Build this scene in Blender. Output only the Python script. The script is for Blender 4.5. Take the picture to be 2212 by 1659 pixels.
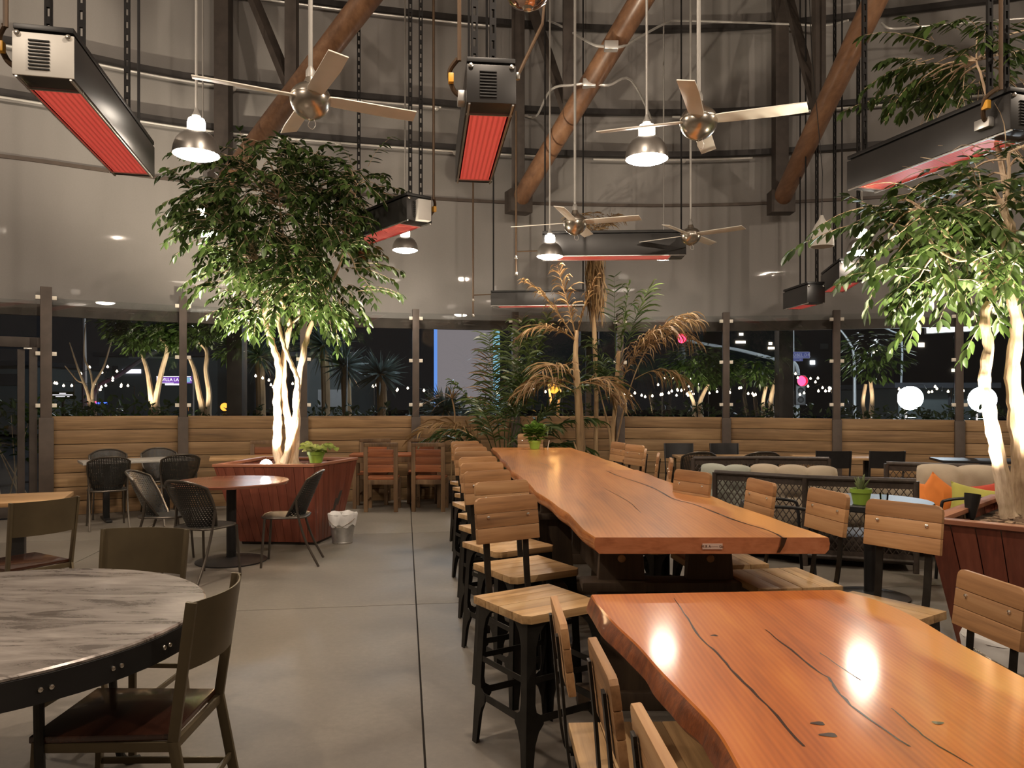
import bpy, bmesh, math, random
import numpy as np
from mathutils import Vector, Matrix, Quaternion
R = math.radians
random.seed(7)
for o in list(bpy.data.objects):
    bpy.data.objects.remove(o)
SC = bpy.context.scene
COL = SC.collection
F = 1661.0            # focal length in pixels of the 2212 px wide frame
EYE = 1.5

# ------------------------------------------------------------------ camera
cam_d = bpy.data.cameras.new('camera'); cam = bpy.data.objects.new('camera', cam_d); COL.objects.link(cam)
cam_d.sensor_fit = 'HORIZONTAL'; cam_d.sensor_width = 36.0
cam_d.lens = F / 2212 * 36.0
cam_d.shift_y = 35.5 / 2212
cam_d.clip_start = 0.05; cam_d.clip_end = 400
cam.location = (0, 0, EYE); cam.rotation_euler = (R(90), 0, 0)
SC.camera = cam

# ------------------------------------------------------------------ world (night sky)
wd = bpy.data.worlds.new('night'); SC.world = wd; wd.use_nodes = True
bg = wd.node_tree.nodes['Background']
bg.inputs[0].default_value = (0.0060, 0.0061, 0.0068, 1); bg.inputs[1].default_value = 1.0

# ------------------------------------------------------------------ colour management / exposure
SC.view_settings.view_transform = 'Standard'; SC.view_settings.look = 'None'
SC.view_settings.gamma = 1.0; SC.view_settings.use_curve_mapping = False
SC.view_settings.exposure = 0.35

WARM = (1.0, 0.83, 0.66)
PEND_W = 55.0         # watts of each pendant lamp's downlight
UP_W = 1050.0          # tree uplights

def light(name, kind, loc, energy, color=WARM, target=None, **kw):
    d = bpy.data.lights.new(name, kind); d.energy = energy; d.color = color
    for k, v in kw.items(): setattr(d, k, v)
    o = bpy.data.objects.new(name, d); COL.objects.link(o); o.location = loc
    if target is not None:
        o.rotation_euler = (Vector(target) - Vector(loc)).to_track_quat('-Z', 'Y').to_euler()
    return o

# the same pendant lamps over the part of the patio behind the viewpoint
for x, y in ((-2.1, 1.0), (1.75, .6), (5.6, 3.2), (-6.2, 3.6), (6.4, 7.0), (-2.0, -3.5), (3.0, -3.5)):
    light('pendant_light', 'SPOT', (x, y, 3.42), PEND_W * .55, WARM, (x, y, 0), spot_size=R(155), spot_blend=.7, shadow_soft_size=.12)
# unseen fill lamps above the frame, added to brighten walls and upper room
for x, y in ((-3.5, 1.0), (3.5, 0.0), (0, 3.5), (6.5, 4.5), (-6.5, 5.0)):
    light('fill_light', 'POINT', (x, y, 5.4), 290, WARM, shadow_soft_size=.06)

# ------------------------------------------------------------------ helpers: objects
def W(px, py, Y):
    """point seen at pixel (px,py) at depth Y"""
    return Vector(((px - 1106) * Y / F, Y, EYE + (865 - py) * Y / F))

def empty(name, loc=(0, 0, 0), rz=0.0, parent=None):
    o = bpy.data.objects.new(name, None); COL.objects.link(o)
    o.location = loc; o.rotation_euler = (0, 0, rz); o.empty_display_size = .1
    if parent: o.parent = parent
    return o

def tag(o, label=None, cat=None, group=None, kind=None):
    if label: o['label'] = label
    if cat: o['category'] = cat
    if group: o['group'] = group
    if kind: o['kind'] = kind
    return o

def thing(name, label, cat, loc=(0, 0, 0), rz=0.0, group=None, kind=None):
    return tag(empty(name, loc, rz), label, cat, group, kind)

def dup(root, loc, rz=0.0, label=None, group=None):
    r = root.copy(); COL.objects.link(r); r.location = loc; r.rotation_euler = (0, 0, rz)
    if label: r['label'] = label
    if group: r['group'] = group
    for ch in list(KIDS.get(root.name, [])):
        c = ch.copy(); COL.objects.link(c); c.parent = r; KIDS.setdefault(r.name, []).append(c)
        for g in list(KIDS.get(ch.name, [])):
            d = g.copy(); COL.objects.link(d); d.parent = c; KIDS.setdefault(c.name, []).append(d)
    return r
KIDS = {}

def link_mesh(name, me, parent=None, loc=None, rz=None):
    o = bpy.data.objects.new(name, me); COL.objects.link(o)
    if parent:
        o.parent = parent; KIDS.setdefault(parent.name, []).append(o)
    if loc is not None: o.location = loc
    if rz is not None: o.rotation_euler = (0, 0, rz)
    return o

class MB:
    def __init__(s): s.v = []; s.f = []; s.m = []; s.mi = 0
    def add(s, vs, fs):
        b = len(s.v); s.v += [tuple(p) for p in vs]; s.f += [tuple(i + b for i in f) for f in fs]; s.m += [s.mi] * len(fs); return s
    def box(s, c, size, rot=None):
        x, y, z = size[0] / 2, size[1] / 2, size[2] / 2
        vs = [Vector(p) for p in ((-x,-y,-z),(x,-y,-z),(x,y,-z),(-x,y,-z),(-x,-y,z),(x,-y,z),(x,y,z),(-x,y,z))]
        if rot is not None: vs = [rot @ p for p in vs]
        vs = [p + Vector(c) for p in vs]
        return s.add(vs, [(0,3,2,1),(4,5,6,7),(0,1,5,4),(1,2,6,5),(2,3,7,6),(3,0,4,7)])
    def box2(s, a, b):
        return s.box([(a[i] + b[i]) / 2 for i in range(3)], [abs(b[i] - a[i]) for i in range(3)])
    def bar(s, p0, p1, w, h=None, up=(0, 0, 1)):
        h = h or w; p0, p1 = Vector(p0), Vector(p1); d = p1 - p0; L = d.length; d.normalize(); up = Vector(up)
        if abs(d.dot(up)) > .98: up = Vector((0, 1, 0)) if abs(d.y) < .9 else Vector((1, 0, 0))
        x = d.cross(up).normalized(); z = x.cross(d)
        return s.box((p0 + p1) / 2, (w, L, h), Matrix((x, d, z)).transposed())
    def tube(s, pts, r, n=8, cap=True):
        pts = [Vector(p) for p in pts]; k = len(pts); rs = [r] * k if not hasattr(r, '__len__') else r
        prev = None; rings = []
        for i, p in enumerate(pts):
            t = (pts[min(i + 1, k - 1)] - pts[max(i - 1, 0)])
            t = t.normalized() if t.length > 1e-9 else Vector((0, 0, 1))
            if prev is None:
                a = Vector((0, 0, 1)) if abs(t.z) < .9 else Vector((1, 0, 0)); u = t.cross(a).normalized()
            else:
                u = (prev - t * prev.dot(t)); u = u.normalized() if u.length > 1e-6 else t.orthogonal().normalized()
            prev = u; w = t.cross(u)
            rings.append([p + (u * math.cos(2 * math.pi * j / n) + w * math.sin(2 * math.pi * j / n)) * rs[i] for j in range(n)])
        vs = [q for g in rings for q in g]; fs = []
        for i in range(k - 1):
            for j in range(n):
                a, b = i * n + j, i * n + (j + 1) % n; fs.append((a, b, b + n, a + n))
        if cap: fs += [tuple(range(n))[::-1], tuple((k - 1) * n + j for j in range(n))]
        return s.add(vs, fs)
    def lathe(s, prof, n=24, c=(0, 0, 0), M=None, closed=False):
        vs = []; fs = []; k = len(prof)
        for r, z in prof:
            for j in range(n):
                a = 2 * math.pi * j / n; p = Vector((r * math.cos(a), r * math.sin(a), z))
                if M is not None: p = M @ p
                vs.append(p + Vector(c))
        for i in range(k - 1 if not closed else k):
            for j in range(n):
                a, b = i * n + j, i * n + (j + 1) % n; a2, b2 = ((i + 1) % k) * n + j, ((i + 1) % k) * n + (j + 1) % n
                fs.append((a, b, b2, a2))
        if not closed: fs += [tuple(range(n))[::-1], tuple((k - 1) * n + j for j in range(n))]
        return s.add(vs, fs)
    def prism(s, poly, z0, z1, M=None):
        n = len(poly); vs = [Vector((p[0], p[1], z0)) for p in poly] + [Vector((p[0], p[1], z1)) for p in poly]
        if M is not None: vs = [M @ p for p in vs]
        return s.add(vs, [tuple(range(n))[::-1], tuple(range(n, 2 * n))] + [(i, (i + 1) % n, (i + 1) % n + n, i + n) for i in range(n)])
    def loft(s, a, b, caps=True):
        n = len(a); fs = [(i, (i + 1) % n, (i + 1) % n + n, i + n) for i in range(n)]
        if caps: fs += [tuple(range(n))[::-1], tuple(range(n, 2 * n))]
        return s.add([*a, *b], fs)
    def ribbon(s, pts, side, w):
        """flat strip along pts; w list of half widths"""
        vs = []; 
        for p, h in zip(pts, w): vs += [Vector(p) - side * h, Vector(p) + side * h]
        return s.add(vs, [(2 * i, 2 * i + 1, 2 * i + 3, 2 * i + 2) for i in range(len(pts) - 1)])
    def mesh(s, name, mats, bevel=0, smooth=35, recalc=True):
        me = bpy.data.meshes.new(name); me.from_pydata(s.v, [], s.f)
        for m in (mats if isinstance(mats, (list, tuple)) else [mats]): me.materials.append(m)
        if any(s.m): me.polygons.foreach_set('material_index', s.m)
        if bevel or recalc:
            bm = bmesh.new(); bm.from_mesh(me)
            if recalc: bmesh.ops.recalc_face_normals(bm, faces=bm.faces)
            if bevel:
                es = [e for e in bm.edges if len(e.link_faces) == 2 and e.calc_face_angle(0) > .6]
                bmesh.ops.bevel(bm, geom=es, offset=bevel, segments=2, profile=.6, affect='EDGES', clamp_overlap=True)
            bm.to_mesh(me); bm.free()
        if bevel and smooth == 35: smooth = 18
        if smooth:
            me.polygons.foreach_set('use_smooth', [True] * len(me.polygons))
            me.set_sharp_from_angle(angle=R(smooth))
        me.update(); return me
    def build(s, name, mats, parent=None, loc=None, rz=None, bevel=0, smooth=35, recalc=True):
        return link_mesh(name, s.mesh(name, mats, bevel, smooth, recalc), parent, loc, rz)

def cr(pts, k=6):
    """Catmull-Rom through pts"""
    P = [Vector(p) for p in pts]; out = []
    for i in range(len(P) - 1):
        p0, p1, p2, p3 = P[max(i - 1, 0)], P[i], P[i + 1], P[min(i + 2, len(P) - 1)]
        for j in range(k):
            t = j / k
            out.append(.5 * ((2 * p1) + (-p0 + p2) * t + (2 * p0 - 5 * p1 + 4 * p2 - p3) * t * t + (-p0 + 3 * p1 - 3 * p2 + p3) * t ** 3))
    out.append(P[-1]); return out

# ------------------------------------------------------------------ materials
class NT:
    def __init__(s, name):
        s.m = bpy.data.materials.new(name); s.m.use_nodes = True; s.t = s.m.node_tree
        s.b = s.t.nodes['Principled BSDF']; s.out = s.t.nodes['Material Output']
    def n(s, typ, **kw):
        nd = s.t.nodes.new(typ)
        for k, v in kw.items():
            if k.startswith('_'): setattr(nd, k[1:], v)
            else:
                key = int(k[1:]) if k[0] == 'i' and k[1:].isdigit() else k.replace('__', ' ')
                if isinstance(v, bpy.types.NodeSocket): s.t.links.new(v, nd.inputs[key])
                else: nd.inputs[key].default_value = v
        return nd
    def set(s, **kw):
        for k, v in kw.items():
            key = k.replace('__', ' ')
            if isinstance(v, bpy.types.NodeSocket): s.t.links.new(v, s.b.inputs[key])
            else: s.b.inputs[key].default_value = v
        return s
    def ramp(s, fac, stops):
        nd = s.t.nodes.new('ShaderNodeValToRGB'); s.t.links.new(fac, nd.inputs[0]); e = nd.color_ramp.elements
        while len(e) < len(stops): e.new(.5)
        for x, (p, c) in zip(e, stops): x.position = p; x.color = (*c, 1) if len(c) == 3 else c
        return nd.outputs[0]
    def math(s, op, a, b=0.0):
        return s.n('ShaderNodeMath', _operation=op, i0=a, i1=b).outputs[0]

def simple(name, col, rough=.5, metal=0.0, var=.12, scale=6.0, coat=0.0, spec=.5, bump=0.0):
    """one colour broken up by soft procedural wear"""
    t = NT(name); tc = t.n('ShaderNodeTexCoord')
    nz = t.n('ShaderNodeTexNoise', Vector=tc.outputs['Object'], Scale=scale, Detail=4.0)
    lo = tuple(max(0, c * (1 - var)) for c in col); hi = tuple(min(1, c * (1 + var)) for c in col)
    t.set(Base__Color=t.ramp(nz.outputs[0], [(.3, lo), (.7, hi)]), Roughness=rough, Metallic=metal, Coat__Weight=coat, Specular__IOR__Level=spec)
    if bump:
        n2 = t.n('ShaderNodeTexNoise', Vector=tc.outputs['Object'], Scale=scale * 12, Detail=3.0)
        t.set(Normal=t.n('ShaderNodeBump', Strength=bump, Distance=.01, Height=n2.outputs[0]).outputs[0])
    return t.m

def emit(name, col, strength):
    t = NT(name); t.t.nodes.remove(t.b)
    e = t.n('ShaderNodeEmission', Color=(*col, 1), Strength=strength)
    t.t.links.new(e.outputs[0], t.out.inputs[0]); return t.m

def wood(name, dark, mid, light_, axis=0, freq=5.0, rough=.55, coat=0.0, rnd=.2, stretch=.10, bump=.15, rings=False, knots=0.0, crough=.08, sap=None):
    t = NT(name); tc = t.n('ShaderNodeTexCoord'); oi = t.n('ShaderNodeObjectInfo')
    off = t.n('ShaderNodeVectorMath', _operation='SCALE', i0=(13.0, 7.0, 9.0), Scale=oi.outputs['Random'])
    pos = t.n('ShaderNodeVectorMath', _operation='ADD', i0=tc.outputs['Object'], i1=off.outputs[0]).outputs[0]
    sc = [1.0, 1.0, 1.0]; sc[axis] = stretch
    mp = t.n('ShaderNodeMapping', Vector=pos, Scale=sc).outputs[0]
    na = t.n('ShaderNodeTexNoise', Vector=mp, Scale=freq, Detail=5.0, Roughness=.6, Distortion=.8).outputs[0]
    sc2 = [1.0, 1.0, 1.0]; sc2[axis] = stretch * .35
    mp2 = t.n('ShaderNodeMapping', Vector=pos, Scale=sc2).outputs[0]
    nb = t.n('ShaderNodeTexNoise', Vector=mp2, Scale=freq * 9, Detail=3.0, Roughness=.6).outputs[0]
    fac = t.math('ADD', t.math('MULTIPLY', na, .68), t.math('MULTIPLY', nb, .32))
    if rings:
        wv = t.n('ShaderNodeTexWave', Vector=mp, Scale=freq * 3.2, Distortion=9.0, Detail=2.0, Detail__Scale=.35, _bands_direction='X' if axis != 0 else 'Y').outputs[1]
        lo = t.n('ShaderNodeTexNoise', Vector=mp, Scale=freq * .45, Detail=3.0, Roughness=.55, Distortion=2.2).outputs[0]
        fac = t.math('ADD', t.math('ADD', t.math('MULTIPLY', fac, .52), t.math('MULTIPLY', wv, .055)), t.math('MULTIPLY', lo, .42))
    col = t.ramp(fac, [(.33, dark), (.5, mid), (.67, light_)])
    if sap is not None:
        xx = t.n('ShaderNodeSeparateXYZ', Vector=tc.outputs['Object']).outputs[0]; wob = t.n('ShaderNodeTexNoise', Vector=tc.outputs['Object'], Scale=2.2, Detail=2.0).outputs[0]
        sf = t.n('ShaderNodeMapRange', Value=t.math('ADD', xx, t.math('MULTIPLY', wob, .22)), i1=sap, i2=sap + .05).outputs[0]
        col = t.n('ShaderNodeMix', _data_type='RGBA', i0=t.math('MULTIPLY', sf, .6), i6=col, i7=(.74, .36, .085, 1)).outputs[2]
    if knots:
        sk = [1.0, 1.0, 1.0]; sk[axis] = .55
        mk = t.n('ShaderNodeMapping', Vector=pos, Scale=sk).outputs[0]
        vo = t.n('ShaderNodeTexVoronoi', Vector=mk, Scale=knots, Randomness=1.0).outputs[0]
        kf = t.ramp(vo, [(.03, (0, 0, 0)), (.10, (1, 1, 1))])
        col = t.n('ShaderNodeMix', _data_type='RGBA', _blend_type='MULTIPLY', i0=.75, i6=col, i7=kf).outputs[2]
    hv = t.n('ShaderNodeHueSaturation', Color=col, Value=t.math('ADD', t.math('MULTIPLY', oi.outputs['Random'], rnd * 2), 1 - rnd))
    t.set(Base__Color=hv.outputs[0], Roughness=rough, Coat__Weight=coat, Coat__Roughness=crough)
    if bump: t.set(Normal=t.n('ShaderNodeBump', Strength=bump, Distance=.004, Height=fac).outputs[0])
    return t.m

def leafmat(name, dark, light_, transl=.3, rough=.38):
    t = NT(name); oi = t.n('ShaderNodeObjectInfo'); geo = t.n('ShaderNodeNewGeometry'); tc = t.n('ShaderNodeTexCoord')
    nz = t.n('ShaderNodeTexNoise', Vector=tc.outputs['Object'], Scale=7.0, Detail=2.0).outputs[0]
    f = t.math('ADD', t.math('MULTIPLY', geo.outputs['Random Per Island'], .6), t.math('MULTIPLY', nz, .4))
    c = t.ramp(f, [(.2, dark), (.8, light_)])
    t.set(Base__Color=c, Roughness=rough)
    tr = t.n('ShaderNodeBsdfTranslucent', Color=c)
    mx = t.n('ShaderNodeMixShader', i0=transl, i1=t.b.outputs[0], i2=tr.outputs[0])
    t.t.links.new(mx.outputs[0], t.out.inputs[0]); return t.m

def glassmat(name, tint=(.93, .95, .95), refl=1.0):
    t = NT(name); t.t.nodes.remove(t.b)
    fr = t.n('ShaderNodeFresnel', IOR=1.5).outputs[0]
    tr = t.n('ShaderNodeBsdfTransparent', Color=(*tint, 1)); gl = t.n('ShaderNodeBsdfGlossy', Roughness=.01)
    mx = t.n('ShaderNodeMixShader', i0=t.math('MULTIPLY', fr, refl), i1=tr.outputs[0], i2=gl.outputs[0])
    t.t.links.new(mx.outputs[0], t.out.inputs[0]); return t.m

def perforated(name, col, pitch=.017, hole=.20):
    """sheet metal punched with rows of small holes (fine relief)"""
    t = NT(name); tc = t.n('ShaderNodeTexCoord'); t.set(Base__Color=(*col, 1), Roughness=.45, Metallic=.3)
    sep = t.n('ShaderNodeSeparateXYZ', Vector=tc.outputs['UV'])
    def cell(o): return t.math('SUBTRACT', t.math('FRACT', t.math('DIVIDE', o, pitch)), .5)
    u, v = cell(sep.outputs[0]), cell(sep.outputs[1])
    d = t.math('SQRT', t.math('ADD', t.math('MULTIPLY', u, u), t.math('MULTIPLY', v, v)))
    h = t.math('LESS_THAN', d, hole)
    tr = t.n('ShaderNodeBsdfTransparent'); mx = t.n('ShaderNodeMixShader', i0=h, i1=t.b.outputs[0], i2=tr.outputs[0])
    t.t.links.new(mx.outputs[0], t.out.inputs[0]); return t.m

M = {}
def mk_materials():
    # concrete
    t = NT('concrete'); tc = t.n('ShaderNodeTexCoord'); g = t.n('ShaderNodeNewGeometry'); oi = t.n('ShaderNodeObjectInfo')
    a = t.n('ShaderNodeTexNoise', Vector=g.outputs['Position'], Scale=1.1, Detail=6.0, Roughness=.6, Distortion=.6).outputs[0]
    b = t.n('ShaderNodeTexNoise', Vector=g.outputs['Position'], Scale=28.0, Detail=4.0, Roughness=.7).outputs[0]
    f = t.math('ADD', t.math('MULTIPLY', a, .7), t.math('MULTIPLY', b, .3))
    c = t.ramp(f, [(.3, (.115, .098, .080)), (.55, (.165, .143, .118)), (.75, (.220, .192, .160))])
    hv = t.n('ShaderNodeHueSaturation', Color=c, Value=t.math('ADD', t.math('MULTIPLY', oi.outputs['Random'], .14), .93))
    t.set(Base__Color=hv.outputs[0], Roughness=t.math('ADD', t.math('MULTIPLY', a, .25), .42))
    t.set(Normal=t.n('ShaderNodeBump', Strength=.08, Distance=.004, Height=b).outputs[0]); M['concrete'] = t.m
    # grey shade fabric with clear vinyl sheen
    t = NT('shade_fabric'); g = t.n('ShaderNodeNewGeometry')
    mp = t.n('ShaderNodeMapping', Vector=g.outputs['Position'], Scale=(1, 1, .25)).outputs[0]
    a = t.n('ShaderNodeTexNoise', Vector=mp, Scale=.7, Detail=4.0, Roughness=.55).outputs[0]
    b = t.n('ShaderNodeTexNoise', Vector=g.outputs['Position'], Scale=90.0, Detail=2.0).outputs[0]
    f = t.math('ADD', t.math('MULTIPLY', a, .8), t.math('MULTIPLY', b, .2))
    t.set(Base__Color=t.ramp(f, [(.3, (.20, .187, .176)), (.7, (.262, .246, .234))]), Roughness=.75, Coat__Weight=.06, Coat__Roughness=.02)
    t.set(Normal=t.n('ShaderNodeBump', Strength=.05, Distance=.02, Height=a).outputs[0]); M['fabric'] = t.m
    M['plaster'] = simple('tan_plaster', (.30, .26, .22), .8, var=.1, scale=1.5)
    M['ceiling'] = simple('dark_ceiling', (.16, .145, .13), .85, var=.15, scale=1.0)
    M['plank'] = wood('weathered_plank', (.12, .068, .030), (.24, .140, .062), (.37, .235, .115), 0, 5.0, .6, rnd=.14)
    M['plank_dark'] = simple('dark_recess', (.03, .022, .016), .8)
    M['post'] = simple('brown_post_steel', (.075, .055, .043), .55, .1, var=.2)
    M['steel_dark'] = simple('dark_column_steel', (.055, .043, .036), .6, .2, var=.25)
    M['purlin'] = simple('black_purlin_steel', (.035, .031, .03), .5, .3, var=.2)
    M['clip'] = simple('cream_clip', (.75, .70, .60), .4, .1, var=.05)
    M['glass'] = glassmat('clear_glass')
    M['pipe'] = wood('rusty_brown_pipe', (.085, .040, .020), (.165, .082, .042), (.25, .135, .072), 1, 3.0, .42, coat=.2, rnd=.05, crough=.25)
    M['conduit'] = simple('galvanized_conduit', (.80, .78, .74), .34, .55, var=.1)
    M['stem'] = simple('satin_grey_stem', (.30, .285, .265), .45, .3, var=.08)
    M['black'] = simple('black_painted_metal', (.016, .015, .015), .42, .2, var=.3)
    M['hanger'] = simple('matt_black_strut', (.014, .013, .013), .75, 0, var=.2, spec=.2)
    M['heater'] = simple('charcoal_heater_body', (.040, .038, .037), .36, .35, var=.15, scale=3)
    M['heater_dark'] = simple('dark_louvre', (.010, .010, .010), .6)
    M['heater_end'] = simple('pale_grey_end_panel', (.56, .54, .50), .45, .1, var=.05)
    M['bright_plate'] = simple('bright_zinc_plate', (.75, .73, .70), .3, .8, var=.08)
    # glowing ceramic grille
    t = NT('glowing_ceramic'); tc = t.n('ShaderNodeTexCoord')
    wv = t.n('ShaderNodeTexWave', Vector=tc.outputs['Object'], Scale=9.0, Distortion=.3, _bands_direction='X').outputs[1]
    c = t.ramp(wv, [(.1, (.62, .045, .035)), (.6, (.95, .085, .065))])
    t.set(Base__Color=(.5, .12, .08, 1), Roughness=.6, Coat__Weight=1.0, Coat__Roughness=.18, Emission__Color=c, Emission__Strength=.45); M['glow_red'] = t.m
    M['nickel'] = simple('brushed_nickel', (.62, .57, .50), .26, 1.0, var=.08, scale=14)
    M['blade'] = simple('cream_fan_blade', (.86, .82, .73), .45, 0, var=.03)
    M['shade_metal'] = simple('spun_aluminium_shade', (.36, .335, .31), .38, .85, var=.1)
    M['white_shade'] = simple('white_bell_shade', (.72, .69, .64), .55, var=.03)
    M['lens'] = emit('lamp_lens', (1.0, .86, .70), 105.0)
    M['cap_glow'] = emit('lamp_cap', (1.0, .87, .72), 30.0)
    M['slab_orange'] = wood('honey_orange_slab', (.27, .058, .006), (.48, .128, .013), (.62, .215, .034), 1, 6.0, .42, coat=.8, rnd=.02, stretch=.13, bump=0, rings=True, knots=1.3, crough=.12, sap=.46)
    M['slab_brown'] = wood('amber_slab', (.25, .078, .014), (.46, .165, .032), (.58, .235, .058), 1, 5.0, .42, coat=.6, rnd=.02, stretch=.12, bump=0, rings=True, knots=1.0, crough=.15, sap=.58)
    M['bark_edge'] = wood('bark_edge', (.20, .060, .014), (.38, .125, .030), (.50, .19, .055), 1, 14.0, .5, coat=.3, rnd=.02, stretch=.3, bump=.6)
    M['bark_dark'] = wood('dark_bark_edge', (.055, .014, .004), (.15, .038, .009), (.26, .075, .018), 2, 22.0, .5, coat=.3, rnd=.02, stretch=.3, bump=.6)
    M['end_grain'] = wood('end_grain', (.27, .085, .035), (.44, .16, .07), (.54, .22, .11), 0, 16.0, .4, coat=.5, rnd=.02, stretch=.5, rings=True)
    M['crack'] = simple('dark_filled_crack', (.035, .012, .005), .3, coat=.5)
    M['trestle'] = wood('dark_trestle_wood', (.030, .018, .010), (.055, .034, .019), (.085, .055, .03), 2, 5.0, .6, rnd=.1)
    M['pine'] = wood('pale_pine', (.18, .086, .034), (.375, .195, .082), (.50, .295, .14), 0, 6.0, .55, rnd=.16, stretch=.12, knots=5.5)
    M['pine_x'] = wood('pale_pine_seat', (.20, .11, .045), (.42, .255, .115), (.56, .375, .19), 0, 7.0, .5, rnd=.14, stretch=.10)
    M['gunmetal'] = simple('oily_gunmetal', (.030, .028, .025), .42, .7, var=.35, scale=12)
    M['bolt'] = simple('steel_bolt', (.7, .66, .6), .25, 1.0, var=.03)
    M['bronze'] = simple('olive_bronze_metal', (.115, .088, .050), .42, .55, var=.18, scale=5)
    M['black_chair'] = simple('black_chair_metal', (.022, .021, .022), .45, .3, var=.2)
    M['dark_seat'] = wood('dark_walnut_seat', (.012, .004, .0025), (.035, .012, .007), (.07, .024, .012), 0, 5.0, .22, coat=.5, rnd=.12, stretch=.08)
    M['top_grey'] = None
    t = NT('brushed_grey_top'); tc = t.n('ShaderNodeTexCoord')
    mp = t.n('ShaderNodeMapping', Vector=tc.outputs['Object'], Scale=(.22, 1.0, 1.0)).outputs[0]
    a = t.n('ShaderNodeTexNoise', Vector=mp, Scale=9.0, Detail=8.0, Roughness=.72, Distortion=.8).outputs[0]
    t.set(Base__Color=t.ramp(a, [(.38, (.10, .080, .068)), (.50, (.27, .235, .21)), (.66, (.42, .375, .34))]), Roughness=t.math('ADD', t.math('MULTIPLY', a, .35), .12), Metallic=.25, Coat__Weight=.5, Coat__Roughness=.12)
    t.set(Normal=t.n('ShaderNodeBump', Strength=.12, Distance=.003, Height=a).outputs[0]); M['top_grey'] = t.m
    M['laminate_grey'] = simple('grey_laminate', (.36, .34, .31), .4, var=.06)
    M['laminate_brown'] = simple('mahogany_laminate', (.23, .085, .048), .22, coat=.4, var=.1, scale=3)
    M['wood_top'] = wood('light_butcher_block', (.28, .15, .062), (.42, .25, .115), (.54, .35, .18), 0, 6.0, .4, coat=.3, rnd=.1)
    M['mahogany'] = wood('redwood_board', (.075, .018, .010), (.145, .036, .019), (.21, .062, .034), 2, 5.0, .42, coat=.15, rnd=.13, stretch=.08)
    M['rim_wood'] = wood('redwood_rim', (.16, .055, .028), (.28, .105, .055), (.38, .16, .09), 0, 6.0, .5, rnd=.08)
    M['reclaimed'] = wood('reclaimed_red_wood', (.12, .035, .014), (.27, .085, .032), (.40, .15, .06), 0, 6.0, .5, rnd=.30)
    M['reclaimed_frame'] = wood('reclaimed_frame', (.075, .040, .020), (.15, .085, .042), (.23, .14, .072), 2, 6.0, .55, rnd=.1)
    M['mesh_back'] = perforated('punched_black_metal', (.028, .027, .025))
    M['mesh_solid'] = simple('woven_charcoal_metal', (.045, .041, .036), .5, .25, var=.15, scale=30)
    M['tube_steel'] = simple('dull_steel_tube', (.10, .085, .07), .35, .7, var=.1)
    M['galv'] = simple('galvanized_bucket', (.50, .485, .46), .38, .85, var=.2, scale=9)
    M['liner'] = simple('white_bin_liner', (.72, .70, .68), .35, var=.05)
    M['wicker'] = simple('dark_brown_wicker', (.050, .036, .028), .5, var=.25, scale=30)
    M['cushion'] = simple('beige_cushion_cloth', (.46, .375, .275), .9, var=.08, scale=5, bump=.15)
    M['cushion_grey'] = simple('grey_green_cushion_cloth', (.36, .37, .31), .9, var=.08, scale=5, bump=.15)
    M['orange'] = simple('orange_cloth', (.80, .24, .045), .85, var=.06)
    M['lime'] = simple('lime_cloth', (.50, .46, .10), .85, var=.06)
    M['red'] = simple('red_cloth', (.52, .065, .035), .85, var=.06)
    M['green_pot'] = simple('lime_green_pot', (.27, .42, .055), .4, coat=.3, var=.06)
    M['terracotta'] = simple('dark_nursery_pot', (.045, .035, .03), .7)
    M['bark_chip'] = simple('bark_chip', (.20, .13, .085), .9, var=.4, scale=20)
    M['soil'] = simple('dark_soil', (.05, .033, .022), .95, var=.4, scale=30, bump=.5)
    M['trunk'] = wood('ficus_bark', (.28, .18, .11), (.52, .38, .25), (.70, .55, .40), 2, 9.0, .7, rnd=.08, stretch=.3, bump=.5)
    M['palm_trunk'] = wood('palm_bark', (.16, .095, .045), (.34, .22, .11), (.50, .35, .19), 2, 9.0, .75, rnd=.1, stretch=.15, bump=.5)
    M['leaf'] = leafmat('ficus_leaf', (.016, .036, .007), (.070, .120, .026), .22)
    M['leaf2'] = leafmat('ficus_leaf_pale', (.030, .062, .014), (.115, .17, .050), .22)
    M['leaf_lime'] = leafmat('pothos_leaf', (.14, .20, .03), (.34, .40, .085))
    M['leaf_basil'] = leafmat('basil_leaf', (.07, .15, .02), (.18, .30, .055))
    M['leaf_aloe'] = leafmat('aloe_leaf', (.10, .15, .05), (.24, .28, .13))
    M['frond'] = leafmat('green_frond', (.025, .050, .012), (.090, .125, .032))
    M['frond_dry'] = leafmat('dry_frond', (.16, .085, .030), (.36, .23, .10), .25, .6)
    M['hedge'] = leafmat('night_hedge_leaf', (.012, .024, .008), (.040, .060, .018))
    M['yucca'] = leafmat('grey_yucca_leaf', (.06, .085, .075), (.14, .18, .16))
    M['asphalt'] = simple('asphalt', (.02, .02, .021), .8, var=.3, scale=3)
    M['night_wall'] = simple('night_building', (.045, .048, .055), .8, var=.2, scale=.3)
    M['night_pale'] = simple('pale_building', (.11, .13, .13), .8, var=.2, scale=.3)
    M['pole'] = simple('grey_pole', (.40, .42, .43), .5, .3, var=.05)
    M['bulb'] = emit('string_bulb', (1.0, .78, .55), 7.0)
    M['white_glow'] = emit('white_lamp', (.92, .97, 1.0), 16.0)
    M['flood_glow'] = emit('flood_lamp', (.88, .95, 1.0), 40.0)
    M['flood_warm'] = emit('glare_ball', (1.0, .92, .82), 40.0)
    M['orange_glow'] = emit('orange_lamp', (1.0, .30, .035), 2.4)
    M['red_glow'] = emit('red_signal', (1.0, .02, .06), 9.0)
    M['led'] = emit('led_strip', (.80, .93, 1.0), 7.0)
    M['board_mauve'] = emit('backlit_mauve', (.52, .45, .47), .36)
    M['board_blue'] = emit('backlit_blue', (.16, .36, .95), .75)
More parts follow.
